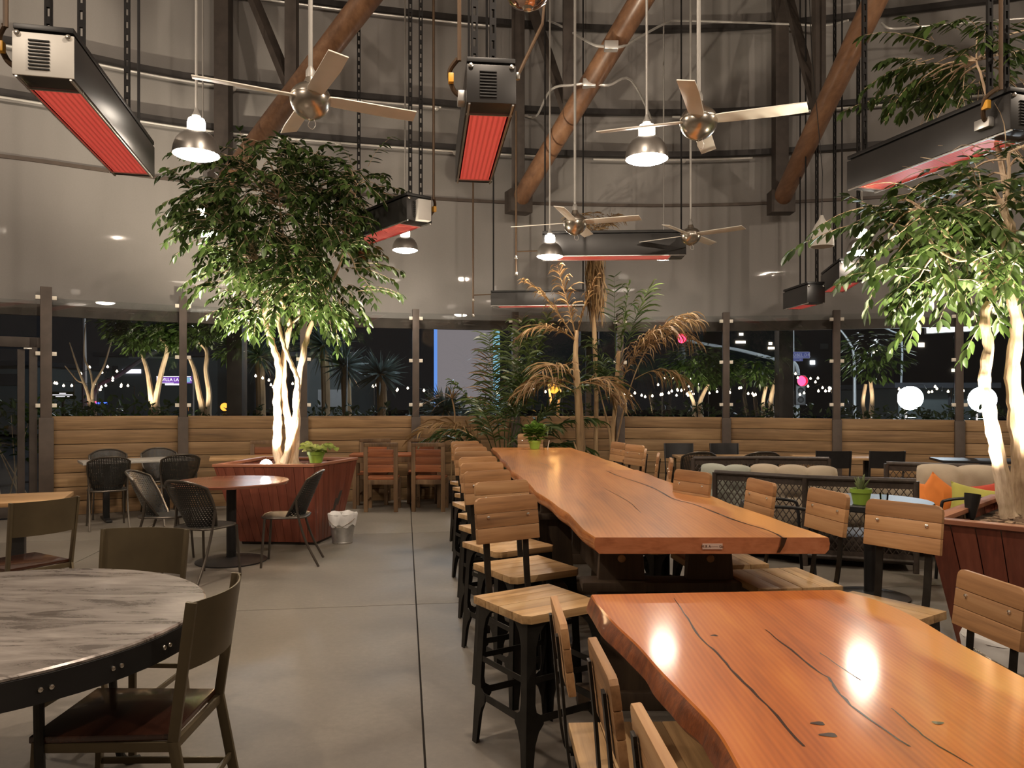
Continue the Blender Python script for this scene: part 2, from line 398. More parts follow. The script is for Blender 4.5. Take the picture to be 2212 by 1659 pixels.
    M['board_cyan'] = emit('backlit_cyan', (.28, .58, .75), .75)
    M['sign_purple'] = emit('sign_purple', (.20, .07, .42), 1.0)
    M['sign_white'] = emit('sign_white', (.95, .85, 1.0), 1.6)
    M['sign_yellow'] = emit('sign_yellow', (1.0, .62, .18), 1.1)
    M['sign_blue'] = simple('street_sign_blue', (.035, .04, .20), .5, var=.05)
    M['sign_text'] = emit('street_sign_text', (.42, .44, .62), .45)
    M['blue_glow'] = emit('blue_lamp', (.05, .12, 1.0), 2.5)
    M['plate'] = simple('paper_plate', (.66, .50, .42), .5, var=.05)
    M['ink'] = simple('dark_ink', (.06, .03, .02), .6)
    M['copper'] = simple('polished_rose_metal', (.62, .43, .36), .10, 1.0, var=.04)
    M['rope'] = simple('yellow_gas_valve', (.75, .38, .04), .4, var=.1)
    M['gas_hose'] = simple('brass_gas_hose', (.085, .050, .026), .55, .3, var=.2)
    M['white_paint'] = simple('white_ivory', (.72, .68, .6), .5)
mk_materials()
# ================================================================== SETTING
POSTS = [(-7.45, 8.85), (-6.0, 9.9), (-4.6, 10.75), (-3.05, 11.25), (-1.46, 11.65), (0.05, 11.95), (1.70, 12.12), (3.36, 12.08), (4.97, 11.78), (6.6, 11.35), (8.2, 10.7)]
POST_TOP = [2.96, 2.96, 2.955, 2.92, 2.88, 2.87, 2.87, 2.88, 2.88, 2.88, 2.88]
RAIL = [1.31, 1.30, 1.29, 1.275, 1.27, 1.262, 1.255, 1.24, 1.225, 1.215, 1.205]
BACK = [(11.5, 8.0), (13.5, 3.5), (13.6, -2.0), (11.0, -7.0), (6.0, -10.5), (0, -11.5), (-6.0, -9.8), (-10.2, -5.5), (-11.2, 0.5), (-9.8, 5.3)]
RING = POSTS + BACK
def wp(t, off=0.0):
    n = len(RING)
    def at(t):
        i = int(math.floor(t)) % n; f = t - math.floor(t)
        p = [Vector((*RING[(i + k) % n], 0)) for k in (-1, 0, 1, 2)]
        return .5 * ((2 * p[1]) + (-p[0] + p[2]) * f + (2 * p[0] - 5 * p[1] + 4 * p[2] - p[3]) * f * f + (-p[0] + 3 * p[1] - 3 * p[2] + p[3]) * f ** 3)
    a = at(t); d = (at(t + .02) - at(t - .02)).normalized()
    return a + Vector((-d.y, d.x, 0)) * off
def ringpts(t0, t1, off, step=.25):
    k = max(1, round((t1 - t0) / step)); return [wp(t0 + (t1 - t0) * i / k, off) for i in range(k + 1)]
def wall_strip(mb, t0, t1, off, z0, z1, thick, step=.25):
    a = ringpts(t0, t1, off, step); b = ringpts(t0, t1, off + thick, step); n = len(a)
    vs = []
    for p, q in zip(a, b):
        vs += [(p.x, p.y, z0), (p.x, p.y, z1), (q.x, q.y, z1), (q.x, q.y, z0)]
    fs = []
    for i in range(n - 1):
        for j in range(4): fs.append((4*i + j, 4*i + (j+1) % 4, 4*i + 4 + (j+1) % 4, 4*i + 4 + j))
    fs += [(0, 1, 2, 3), (4*n-4, 4*n-1, 4*n-2, 4*n-3)]
    return mb.add(vs, fs)

# floor: concrete slabs with saw joints
floor = thing('floor', 'smooth grey-brown concrete patio floor with thin saw-cut joints', 'floor', kind='structure')
JA = R(7.95); JD = Vector((-math.sin(JA), math.cos(JA), 0)); JX = Vector((math.cos(JA), math.sin(JA), 0)); J0 = Vector((-.364, 3.215, 0)) + JD * 2.47
b = MB(); b.box((0.5, 0, -.06), (40, 40, .08)); b.build('joint_bed', M['plank_dark'], floor)
SL = 3.1
slab_me = MB().box((0, 0, -.02), (SL - .009, SL - .009, .04)).mesh('slab', M['concrete'], bevel=.003)
for i in range(-5, 5):
    for j in range(-5, 5):
        c = J0 + JX * (i + .5) * SL + JD * (j + .5) * SL
        if (c - Vector((1.2, .5, 0))).length < 13.2: link_mesh('slab', slab_me, floor, (c.x, c.y, 0), JA)

# low plank wall with posts and glass
wall = thing('wall_back', 'low curved wall of brown horizontal planks carrying tall glass screens', 'wall', kind='structure')
for i in range(1, 10):
    a, b2 = Vector((*POSTS[i], 0)), Vector((*POSTS[i + 1], 0)); d = b2 - a; L = d.length; d.normalize(); ang = math.atan2(d.y, d.x); nrm = Vector((-d.y, d.x, 0))
    top = (RAIL[i] + RAIL[i + 1]) / 2; N = 7; ph = top / N
    mid = (a + b2) / 2
    bk = MB(); bk.box((0, .055, top / 2 - .02), (L, .03, top - .04)); bk.build('backing', M['plank_dark'], wall, mid, ang)
    for k in range(N):
        pb = MB(); z = ph * (k + .5)
        sl = (RAIL[i + 1] - RAIL[i]) / L * (k + .5) / N
        pb.box((0, 0, 0), (L - .13, .036, ph - .007))
        o = pb.build('plank', M['plank'], wall, mid + nrm * random.uniform(-.006, .006) + Vector((0, 0, z)), ang, bevel=.003)
        o.rotation_euler = (0, -math.atan(sl), ang)
for i in range(1, 11):
    p = POSTS[i]; q0 = Vector((*POSTS[i - 1], 0)); q1 = Vector((*POSTS[min(i + 1, 10)], 0)); d = (q1 - q0).normalized(); ang = math.atan2(d.y, d.x)
    w = .13 if i == 1 else .10
    pb = MB(); pb.box((0, 0, POST_TOP[i] / 2), (w, .10, POST_TOP[i])); 
    pb.box((0, -.005, RAIL[i] / 2 - .01), (w + .035, .135, RAIL[i] - .02))
    post = pb.build('post', M['post'], wall, (p[0], p[1], 0), ang, bevel=.004)
    for z in (POST_TOP[i] - .14, 2.10, 1.435):
        for s in (-1, 1):
            c = MB(); c.box((s * (w / 2 + .026), -.028, z), (.052, .05, .05)); c.build('clip', M['clip'], post, bevel=.004)
NAMES = []
for i in range(1, 10):
    a, b2 = Vector((*POSTS[i], 0)), Vector((*POSTS[i + 1], 0)); d = b2 - a; L = d.length; d.normalize(); ang = math.atan2(d.y, d.x); mid = (a + b2) / 2
    g = MB(); g.box((0, 0, (RAIL[i] + .02 + 2.82) / 2), (L - .14, .012, 2.82 - RAIL[i] - .02))
    o = g.build('window_%d' % i, M['glass'], None, mid, ang, smooth=0)
    tag(o, ['frameless glass screen beside the glass door, showing an uplit tree and purple sign', 'frameless glass screen just behind the leafy planter tree',
            'frameless glass screen over the two reclaimed wooden chairs', 'frameless glass screen showing the backlit mauve board',
            'frameless glass screen behind the single-trunk palm', 'frameless glass screen with the red traffic signal behind dry fronds',
            'frameless glass screen showing the blue street name sign', 'frameless glass screen showing the big white floodlight',
            'frameless glass screen behind the second planter tree'][i - 1], 'glass screen', 'frameless glass screens on the plank wall', 'structure')

# glass door bay beside the first post
dr = thing('door_1', 'dark framed full-height glass door looking out to night planting', 'door', kind='structure')
a, b2 = Vector((*POSTS[0], 0)), Vector((*POSTS[1], 0)); d = (b2 - a); L = d.length; d.normalize(); ang = math.atan2(d.y, d.x); mid = (a + b2) / 2
def dpart(nm, box, m, bev=.004):
    q = MB()
    for bx in box: q.box(*bx)
    return q.build(nm, m, dr, mid, ang, bevel=bev)
dpart('jamb', [((L/2 - .14, .03, 1.15), (.09, .09, 2.3))], M['steel_dark']); dpart('jamb', [((-L/2 + .10, .03, 1.4), (.10, .09, 2.8))], M['steel_dark'])
dpart('header_rail', [((0, .03, 2.24), (L - .1, .09, .13))], M['steel_dark'])
dpart('stile', [((L/2 - .27, .03, 1.09), (.08, .05, 2.12))], M['steel_dark']); dpart('stile', [((-L/2 + .2, .03, 1.09), (.08, .05, 2.12))], M['steel_dark'])
dpart('kick_rail', [((-.02, .03, .09), (L - .4, .05, .14))], M['steel_dark'])
dpart('pane', [((-.02, .03, 1.15), (L - .5, .012, 2.0))], M['glass'], 0); dpart('transom_pane', [((0, .03, 2.55), (L - .2, .012, .46))], M['glass'], 0)
dpart('latch_strip', [((L/2 - .2, -.02, 2.16), (.09, .02, .018))], M['bright_plate'])

# upper shade wall, its header, seam, rings
up = thing('wall_upper', 'tall curved grey shade-cloth wall hung from dark steel rings above the glass', 'wall', kind='structure')
q = MB(); wall_strip(q, 0, 10, .20, 2.74, 9.0, .02, .1); q.build('shade_cloth', M['fabric'], up)
for i in range(0, 10):
    q = MB(); wall_strip(q, i + .01, i + .99, .12, 2.60, 2.75, .07, .25); q.build('header_beam', M['post'], up)
    q = MB(); wall_strip(q, i, i + 1, .17, 4.60, 4.645, .03, .25); q.build('seam_batten', M['post'], up)
    for z in (5.36, 6.03, 7.36):
        q = MB(); wall_strip(q, i, i + 1, .05, z, z + .085, .085, .25); q.build('purlin', M['purlin'], up)
wf = MB(); wall_strip(wf, 10, len(RING), .0, 0, 9.0, .1, .2)
o = wf.build('wall_front', M['plaster'], None); tag(o, 'tan plastered wall closing the room behind the viewpoint', 'wall', kind='structure')
cm = MB(); rp = [wp(t * .25, .25) for t in range(len(RING) * 4)]
cm.prism([(p.x, p.y) for p in rp], 9.0, 9.1); o = cm.build('ceiling', M['ceiling'], None, smooth=0); tag(o, 'dark ceiling high above the rafters, out of the picture', 'ceiling', kind='structure')

# pipe rafters with their columns and struts
APEX = Vector((3.9, 2.6, 8.55))
RIBS = [(Vector((-4.05, 10.82, 4.55)), 'thick rusty steel pipe rafter passing behind the ceiling fan over the big leafy tree'),
        (Vector((0.10, 11.78, 4.55)), 'thick rusty steel pipe rafter carrying the small conduit junction box'),
        (Vector((4.12, 11.80, 4.55)), 'thick rusty steel pipe rafter beside the punched hangers near the white bell shade'),
        (Vector((8.0, 10.55, 4.55)), 'thick rusty steel pipe rafter above the second planter tree, mostly out of view')]
for k, (B, lab) in enumerate(RIBS):
    root = thing('pipe_rafter', lab, 'rafter', B, group='rusty pipe rafters')
    v = APEX - B; hd = Vector((v.x, v.y, 0)).normalized()
    q = MB(); q.tube([v * (i / 8) for i in range(9)], .135, 16); q.build('pipe', M['pipe'], root)
    q = MB(); q.box((0, -.02, -.02), (.36, .26, .34), Matrix.Rotation(math.atan2(hd.y, hd.x) - R(90), 3, 'Z')); q.build('base_shoe', M['steel_dark'], root, bevel=.01)
    c0 = -hd * -.0
    q = MB(); q.bar((0, .0, 0.1), (0, .0, 9.0 - B.z), .20, .20); q.build('column', M['steel_dark'], root, (-hd.x * .02, -hd.y * .02, 0), bevel=.006)
    t = .17; s = v * t
    q = MB(); q.bar(s, (s.x, s.y, 9.0 - B.z), .14, .14); q.build('strut', M['steel_dark'], root, bevel=.004)
    q = MB(); q.bar(s + Vector((0, 0, .05)), Vector((0, 0, 3.6)), .12, .10); q.build('brace', M['steel_dark'], root, bevel=.004)

# outside columns that show through the glass
for px, Y in ((1693, 13.2), (512, 12.2)):
    q = MB(); x = (px - 1106) * Y / F; q.box((x, Y, 2.5), (.24, .24, 5.0)); q.build('outer_column', M['steel_dark'], up, bevel=.006)

# conduits along the rings
def conduit(label, path, r=.016, boxes=(), clips=()):
    root = thing('conduit', label, 'conduit', group='galvanized conduits along the rings')
    q = MB(); q.tube(cr(path, 5), r, 8); q.build('tube', M['conduit'], root)
    for bx in boxes:
        q = MB(); q.box(bx, (.16, .10, .10)); q.build('junction_box', M['bright_plate'], root, bevel=.008)
    for c in clips:
        q = MB(); q.lathe([(.045, 0), (.05, -.03), (.03, -.05)], 12, c); q.build('saddle', M['conduit'], root)
    return root
def onring(t, z, off=.02): p = wp(t, off); return Vector((p.x, p.y, z))
def rib_at(k, z):
    B = RIBS[k][0]; t = (z - B.z) / (APEX.z - B.z); return B + (APEX - B) * t
path = [onring(t / 4, 5.32) for t in range(1, 22)]
conduit('lowest silver conduit sweeping under the bottom dark ring across the tree top', path, clips=[onring(t, 5.32) for t in (1.6, 2.3, 3.3, 4.4)])
path = [onring(t / 4, 5.30) for t in range(23, 30)]
conduit('short silver conduit under the bottom ring beyond the spotlit pendant', path, clips=[onring(6.6, 5.3)])
path = [onring(t / 4, 5.98) for t in range(2, 18)]
conduit('silver conduit under the middle ring behind the two glowing heaters', path, clips=[onring(t, 5.98) for t in (1.2, 2.4, 3.5, 4.2)])
e = rib_at(1, 5.45) + Vector((0, -.18, -.02))
conduit('bent silver conduit dipping in a shallow V around the middle rafter', [onring(5.05, 5.98), onring(5.2, 5.93), e + Vector((-.45, .5, .12)), e + Vector((-.2, .05, 0)), e, e + Vector((.25, .05, 0)), e + Vector((.6, .5, .25)), onring(6.3, 5.96)], boxes=[e])
path = [onring(t / 4, 7.30) for t in range(2, 20)]
conduit('top silver conduit along the upper ring over the fan blades', path)
e = W(1320, 100, 8.9)
conduit('top silver conduit dipping to the junction box on the middle rafter and rising again', [W(1185, 45, 11.7), W(1215, 58, 10.8), W(1275, 93, 9.3), W(1300, 100, 9.0), e, W(1345, 100, 8.95), W(1385, 78, 9.4), W(1440, 50, 10.6), W(1480, 45, 11.6), W(1700, 52, 11.7), W(1780, 55, 11.6), W(1832, 44, 11.2)], boxes=[e])
conduit('silver conduit sagging beyond the third rafter above the second tree', [W(1904, 50, 10.6), W(1925, 62, 10.5), W(1985, 58, 10.6), W(2080, 50, 10.4), W(2160, 44, 10.2), W(2260, 36, 10.0)], clips=[W(2165, 44, 10.2)])
conduit('silver conduit at the middle ring beyond the third rafter', [onring(t / 4, 5.98) for t in range(26, 40)])
# ================================================================== OVERHEAD THINGS
def punched(L, w=.042):
    q = MB()
    for s in (-1, 1): q.box((s * w * .36, 0, L / 2), (w * .28, .022, L))
    k = int(L / .10)
    for i in range(k + 1): q.box((0, 0, i * .10 + .02), (w * .5, .02, .045))
    return q.mesh('hanger', M['hanger'], smooth=0, recalc=False)
HANG = punched(5.7)
ROD = MB().tube([(0, 0, 0), (0, 0, 5.7)], .011, 6).mesh('hanger', M['hanger'])
PIPE = MB().tube([(0, 0, 0), (0, 0, 5.7)], .014, 6).mesh('gas_pipe', M['gas_hose'])

def heater(label, near, far, z, w=.30, h=.30, hang=(), end='dark', red=True, louv=True, valve=0, endplate=False):
    near, far = Vector((*near, 0)), Vector((*far, 0)); d = far - near; L = d.length
    root = thing('patio_heater', label, 'heater', (near.x, near.y, z), math.atan2(-d.x, d.y), 'overhead infrared heaters')
    q = MB(); hw = w / 2; t = .012; hb = h * .80
    q.box((-hw, L / 2, hb / 2), (t, L, hb)); q.box((hw, L / 2, hb / 2), (t, L, hb)); q.box((0, L - t / 2, hb / 2), (w, t, hb)); q.box((0, L / 2, hb - .01), (w, L, .02))
    q.box((0, .09, .012), (w, .18, .02)); q.box((0, L - .05, .012), (w, .10, .02))
    q.build('housing', M['heater'], root, bevel=.002)
    q = MB(); q.box((0, L / 2, hb + h * .11), (w * 1.02, L, h * .10)); q.box((0, L / 2, hb + h * .03), (w * .86, L * .98, h * .1)); q.build('top_channel', M['black'], root, bevel=.003)
    q = MB(); q.box((0, t / 2 - .006, hb / 2 + .0), (w + .012, t, hb)); e = q.build('end_panel', M['heater_end'] if end == 'pale' else M['heater'], root, bevel=.004)
    if louv:
        lm = MB().box((-.02 * 1, -.008, 0), (w * .36, .010, h * .028)).mesh('louvre', M['heater_dark'], bevel=.002)
        for i in range(9): link_mesh('louvre', lm, e, (0, -.002, hb * (.16 + .082 * i)))
    for s in (-1, 1):
        b_ = MB(); b_.lathe([(.017, 0), (.015, .012), (.004, .016)], 10, (s * hw * .86, -.005, hb * .95), Matrix.Rotation(R(90), 3, 'X')); b_.build('bolt', M['bolt'], e)
    if red:
        n = 12; gw = w - .06; q = MB()
        q.box((0, L / 2 + .04, .004), (gw, L - .30, .012))
        q.build('glow_panel', M['glow_red'], root, smooth=0)
        q = MB()
        for s in (-1, 1): q.box((s * (hw - .012), L / 2, -.004), (.012, L, .014))
        q.box((0, L - .1, -.004), (w, .012, .012)); q.box((0, .185, -.004), (w, .012, .012))
        q.build('rim_trim', M['bright_plate'], root)
    for (y, x, kind) in hang:
        o = link_mesh('hanger', {'p': HANG, 'r': ROD}[kind], root, (x, y, h * .84))
        if kind == 'p': o.rotation_euler = (0, 0, -root.rotation_euler[2] + .2)
    if valve:
        q = MB(); s = valve
        q.tube(cr([(s * (hw + .015), .16, h * .3), (s * (hw + .08), .14, h * .42), (s * (hw + .11), .10, h * .75), (s * (hw + .06), .04, h * .95)], 5), .016, 8)
        q.build('gas_hose', M['gas_hose'], root)
        q = MB(); q.box((s * (hw + .03), .18, h * .30), (.05, .12, .07)); q.build('valve_body', M['bright_plate'], root, bevel=.008)
        q = MB(); q.box((s * (hw + .10), .10, h * .62), (.035, .05, .06)); q.build('valve_handle', M['rope'], root, bevel=.006)
        link_mesh('gas_pipe', PIPE, root, (s * (hw + .05), .03, h * .9))
    if endplate:
        q = MB(); q.box((.02, -.05, hb * .45), (w * .5, .09, hb * .92), Matrix.Rotation(R(-8), 3, 'Z')); q.build('zinc_cover', M['heater_end'], root, bevel=.006)
    return root

heater('nearest long heater with pale louvred end panel and vivid red underside', (-2.62, 4.3), (-3.05, 6.2), 3.31, hang=((.35, -.09, 'p'), (.35, .09, 'p'), (1.75, .0, 'p'), (1.72, .09, 'r')), end='pale', valve=-1)
heater('heater in mid-air with dark louvred end and vivid red underside, above the long table', (-.13, 4.84), (-.33, 6.6), 3.37, hang=((.10, -.10, 'p'), (.12, .02, 'p'), (1.6, -.05, 'r'), (1.6, .1, 'r')), valve=-1)
heater('big slanting heater with pinkish underside crossing in front of the second planter tree', (3.52, 5.25), (3.07, 6.75), 3.34, hang=((.25, -.05, 'p'), (.25, .1, 'p'), (1.42, -.10, 'p')), valve=-1)
heater('heater with white end cover sloping down toward the first tree crown', (-.99, 8.2), (-1.93, 9.4), 3.41, hang=((.10, -.05, 'p'), (.10, .08, 'p'), (1.4, 0, 'p')), endplate=True, valve=1)
heater('broadside heater level with the ceiling fan hub, pink strip along its underside', (2.28, 10.22), (.41, 10.32), 3.41, h=.34, w=.34, hang=((.03, 0, 'r'), (1.84, 0, 'r')), louv=False)
heater('smaller broadside heater hanging lower, just above the palm fronds', (1.06, 11.25), (-.30, 11.38), 2.89, w=.24, h=.23, hang=((.02, 0, 'r'), (1.34, 0, 'r')), louv=False)
heater('heater seen end-on beyond the bell shade, lit by the pendant above it', (4.40, 9.95), (4.62, 11.1), 3.06, hang=((.1, -.1, 'r'), (.1, .1, 'p'), (1.0, 0, 'p')), louv=False)
heater('smallest and lowest heater seen end-on, just above the glass screens', (4.19, 10.6), (4.14, 11.4), 2.85, w=.24, h=.30, hang=((.1, -.10, 'r'), (.1, .06, 'p'), (.5, 0, 'r')), louv=False)

# ------------------------------------------------------------------ ceiling fans
def make_fan(label, loc, phase, rodlen=5.3):
    root = thing('ceiling_fan', label, 'fan', loc, phase, 'brushed nickel ceiling fans')
    q = MB(); pr = [(.02, -.128)] + [(.125 * math.cos(a), .125 * math.sin(a)) for a in [R(x) for x in range(-75, -9, 9)]] + [(.125, -.008), (.125, .0)]
    q.lathe(pr, 28); q.build('hub', M['nickel'], root)
    q = MB(); q.lathe([(.121, .0), (.119, .012), (.123, .016)] + [(.125 * math.cos(R(a)), .125 * math.sin(R(a)) * .8) for a in range(10, 80, 10)] + [(.03, .13)], 28); q.build('motor_cap', M['nickel'], root)
    q = MB(); q.tube([(0, 0, .11), (0, 0, rodlen)], .014, 10); q.lathe([(.014, .11), (.03, .12), (.03, .17), (.014, .2)], 14); q.build('down_rod', M['stem'], root)
    q = MB(); q.prism([(.09, -.045), (.16, -.055), (.50, -.062), (.675, -.066), (.69, .045), (.50, .055), (.16, .050), (.09, .04)], -.004, .004, Matrix.Rotation(R(-13), 4, 'X'))
    bm_ = q.mesh('blade', M['blade'], bevel=.002)
    for k in range(4): link_mesh('blade', bm_, root, (0, 0, .005), k * R(90))
    q = MB(); q.tube(cr([(.02, 0, -.12), (.035, .01, -.15), (.02, .03, -.175), (-.01, .02, -.16), (.0, 0, -.127)], 4), .002, 5); q.build('pull_wire', M['conduit'], root)
    return root
make_fan('ceiling fan with one bright blade, in front of the first rusty rafter', (-1.25, 4.77, 3.37), R(28))
make_fan('ceiling fan spreading four blades beside the bright pendant over the long table', (1.25, 5.15, 3.37), R(-19))
make_fan('small distant ceiling fan just above the broadside heater', (.66, 8.06, 3.36), R(-17))
make_fan('smallest ceiling fan, peeping out past the end of the broadside heater', (2.23, 9.6, 3.56), R(-37))

# ------------------------------------------------------------------ pendant lamps
def make_pendant(label, loc, rodlen=5.4, w=None):
    root = thing('pendant_lamp', label, 'lamp', loc, 0, 'aluminium dome pendant lamps')
    q = MB(); q.lathe([(.176, .0), (.176, .012), (.168, .06), (.150, .11), (.120, .15), (.082, .178), (.064, .185), (.060, .178), (.078, .170), (.115, .143), (.144, .104), (.162, .056), (.170, .0)], 32, closed=True); q.build('shade', M['shade_metal'], root)
    q = MB(); q.lathe([(.168, .006), (.15, -.010), (.11, -.024), (.06, -.032), (.01, -.034)], 28); q.build('lens', M['lens'], root)
    q = MB(); q.lathe([(.062, .182), (.066, .20), (.066, .25), (.058, .275), (.03, .285)], 20); q.build('glowing_cap', M['cap_glow'], root)
    q = MB(); q.lathe([(.03, .283), (.034, .30), (.02, .33), (.012, .36)], 14); q.tube([(0, 0, .35), (0, 0, rodlen)], .011, 8); q.build('stem', M['stem'], root)
    return root
make_pendant('brightest dome pendant between the red heater and the fan, above the first tree', (-2.43, 5.92, 3.39))
make_pendant('big bright dome pendant hanging in front of a fan over the long table', (1.095, 6.25, 3.46))
make_pendant('small dome pendant hanging beside the sloping heater with the white cover', (-1.46, 10.5, 3.55))
make_pendant('dome pendant half hidden at the edge of the first tree crown', (-3.66, 9.1, 3.48))
make_pendant('dome pendant whose shade is hidden at the end of the broadside heater', (.49, 9.95, 3.36))
make_pendant('dome pendant glowing behind leaves of the second planter tree', (4.345, 9.55, 3.34))
make_pendant('dome pendant hidden behind the broadside heater, its stem showing', (2.12, 10.75, 3.50))
# white bell shade
root = thing('bell_shade', 'white bell-shaped lampshade, unlit, hanging on a thin cord', 'lampshade', W(1775, 533, 9.3))
q = MB(); q.lathe([(.140, 0), (.142, .02), (.135, .11), (.115, .19), (.075, .27), (.035, .33), (.018, .38), (.010, .38), (.028, .325), (.068, .262), (.107, .185), (.127, .11), (.134, .0)], 28, closed=True); q.build('shade', M['white_shade'], root)
q = MB(); q.tube([(0, 0, .37), (.01, 0, .9), (-.04, .2, 2.4), (-.08, .3, 4.2)], .005, 6); q.build('cord', M['black'], root)

# polished dome fixture at the top of the view
root = thing('dome_fixture', 'polished rose-metal domed fixture cut by the top edge of the photo', 'fixture', W(1140, -28, 3.6))
q = MB(); q.lathe([(.004, -.10), (.045, -.094), (.085, -.072), (.108, -.035), (.113, 0), (.105, .05), (.06, .085), (.012, .10)], 30); q.build('dome', M['copper'], root)
q = MB(); q.lathe([(.115, -.004), (.119, 0), (.119, .014), (.115, .018)], 30); q.build('ring', M['nickel'], root)
q = MB(); q.tube([(0, 0, .09), (0, 0, 4.8)], .014, 8); q.build('stem', M['stem'], root)
q = MB(); q.lathe([(.001, -.112), (.02, -.108), (.028, -.094)], 14); q.build('finial', M['nickel'], root)

# gas drop pipes that hang free
def droppipe(label, px, y0, y1, Y, arm):
    p = W(px, y1, Y); root = thing('gas_pipe', label, 'pipe', p, group='hanging gas drop pipes')
    top = (y1 - y0) * Y / F
    q = MB(); q.tube([(0, 0, 0), (0, 0, top)], .013, 8); q.build('riser', M['gas_hose'], root)
    for z in (0, .22):
        q = MB(); q.lathe([(.02, -.02), (.024, 0), (.02, .025)], 10, (0, 0, z)); q.build('fitting', M['bolt'], root)
    q = MB(); q.tube([(0, 0, .30), (arm, .0, .31)], .009, 6); q.build('branch', M['gas_hose'], root)
droppipe('thin gas drop pipe ending over the mauve board, branching to the small broadside heater', 1022, 375, 682, 11.2, .26)
droppipe('thin gas drop pipe ending beside the glare of the hidden pendant', 1115, 240, 592, 10.25, .36)
# slanting rod brace under the conduit
root = thing('brace_rod', 'thin slanting steel rod beside the dark heater end', 'rod', W(1118, 165, 4.9))
q = MB(); q.tube([(0, 0, 0), (.17, .3, .48)], .012, 8); q.tube([(.17, .3, .48), (.2, .35, .8)], .010, 8); q.build('rod', M['gas_hose'], root)
q = MB(); q.lathe([(.016, -.02), (.02, 0), (.016, .02)], 10); q.build('rod_clip', M['bolt'], root)
# ================================================================== TABLES AND SEATS
def G(px, py, z=0.0):
    Y = (EYE - z) * F / (py - 865); return Vector(((px - 1106) * Y / F, Y, z))

def text(name, s, size, mat_, parent, loc, rot, align='CENTER', ext=.0006):
    c = bpy.data.curves.new(name, 'FONT'); c.body = s; c.size = size; c.align_x = align; c.align_y = 'CENTER'; c.extrude = ext; c.resolution_u = 2
    c.materials.append(mat_); o = bpy.data.objects.new(name, c); COL.objects.link(o)
    me = bpy.data.meshes.new_from_object(o.evaluated_get(bpy.context.evaluated_depsgraph_get())); bpy.data.objects.remove(o); me.name = name
    o = link_mesh(name, me, parent, loc); o.rotation_euler = rot
    return o

def slab_table(label, left, right, top, th, mat_, org, wav, cracks=(), knots=(), bark='bark_edge'):
    """left/right: (x,y) edge points from near end to far end"""
    root = thing('slab_table', label, 'table', (org[0], org[1], 0), group='long live-edge slab tables')
    rnd = random.Random(wav[1]); O = Vector((org[0], org[1], 0))
    def edge(pts, sgn):
        out = []
        P = cr([(x, y, 0) for x, y in pts], 14)
        ph = rnd.random() * 9
        for p in P:
            n = math.sin(p.y * 4.3 + ph) * .6 + math.sin(p.y * 8.9 + ph * 2) * .35 + math.sin(p.y * 17 + ph) * .12
            out.append(Vector((p.x + sgn * n * wav[0], p.y, 0)))
        return out
    L, Rr = edge(left, 1), edge(right, 1)
    ringp = [p - O for p in L] + [p - O for p in reversed(Rr)]
    n = len(ringp); nl = len(L)
    cen = Vector((sum(p.x for p in ringp) / n, 0, 0))
    levels = [(top, 0.0), (top - .006, -.004), (top - th * .4, -.016), (top - th * .78, -.026), (top - th, -.012)] if bark == 'bark_dark' else [(top, 0.0), (top - .006, -.003), (top - th * .4, -.010), (top - th * .75, -.006), (top - th, .010)]
    vs = []
    for z, ins in levels:
        for i, p in enumerate(ringp):
            s = 1 if i < nl else -1
            jit = (math.sin(i * .55) * .5 + math.sin(i * .23 + 1)) * .005 if 1 < levels.index((z, ins)) else 0
            vs.append((p.x + s * (ins + jit), p.y, z))
    fs = [tuple(range(n))]; mi = [0]
    for k in range(len(levels) - 1):
        for i in range(n):
            j = (i + 1) % n; fs.append((k * n + i, k * n + j, (k + 1) * n + j, (k + 1) * n + i)); mi.append(2 if i in (nl - 1, n - 1) else (0 if k == 0 else 1))
    fs.append(tuple((len(levels) - 1) * n + i for i in range(n))[::-1]); mi.append(1)
    me = bpy.data.meshes.new('slab'); me.from_pydata(vs, [], fs)
    for m_ in (mat_, M[bark], M['end_grain']): me.materials.append(m_)
    me.polygons.foreach_set('material_index', mi)
    bm = bmesh.new(); bm.from_mesh(me); bmesh.ops.recalc_face_normals(bm, faces=bm.faces); bm.to_mesh(me); bm.free()
    me.polygons.foreach_set('use_smooth', [m_ == 1 for m_ in mi]); me.set_sharp_from_angle(angle=R(50))
    slab = link_mesh('slab', me, root)
    for w, pts in cracks:
        q = MB(); P = cr([p - O for p in pts], 4); hw = [w * (.25 + .75 * math.sin(math.pi * min(1, .12 + .88 * i / len(P))) ** .5) * rnd.uniform(.6, 1.1) for i in range(len(P))]
        P = [Vector((p.x + rnd.uniform(-.002, .002), p.y, top + .0006)) for p in P]
        q.ribbon(P, Vector((1, 0, 0)), hw); o = q.build('crack', M['crack'], slab, smooth=0)
    for p, rx, ry in knots:
        q = MB(); vs_ = []; p = p - O; m_ = 18
        for k in range(m_): a = 2 * math.pi * k / m_; rr = 1 + .18 * math.sin(3 * a + p.x * 9); vs_.append((p.x + rx * rr * math.cos(a), p.y + ry * rr * math.sin(a), top + .0008))
        q.add(vs_, [tuple(range(m_))]); q.build('knot', M['crack'], slab, smooth=0)
    return root, slab

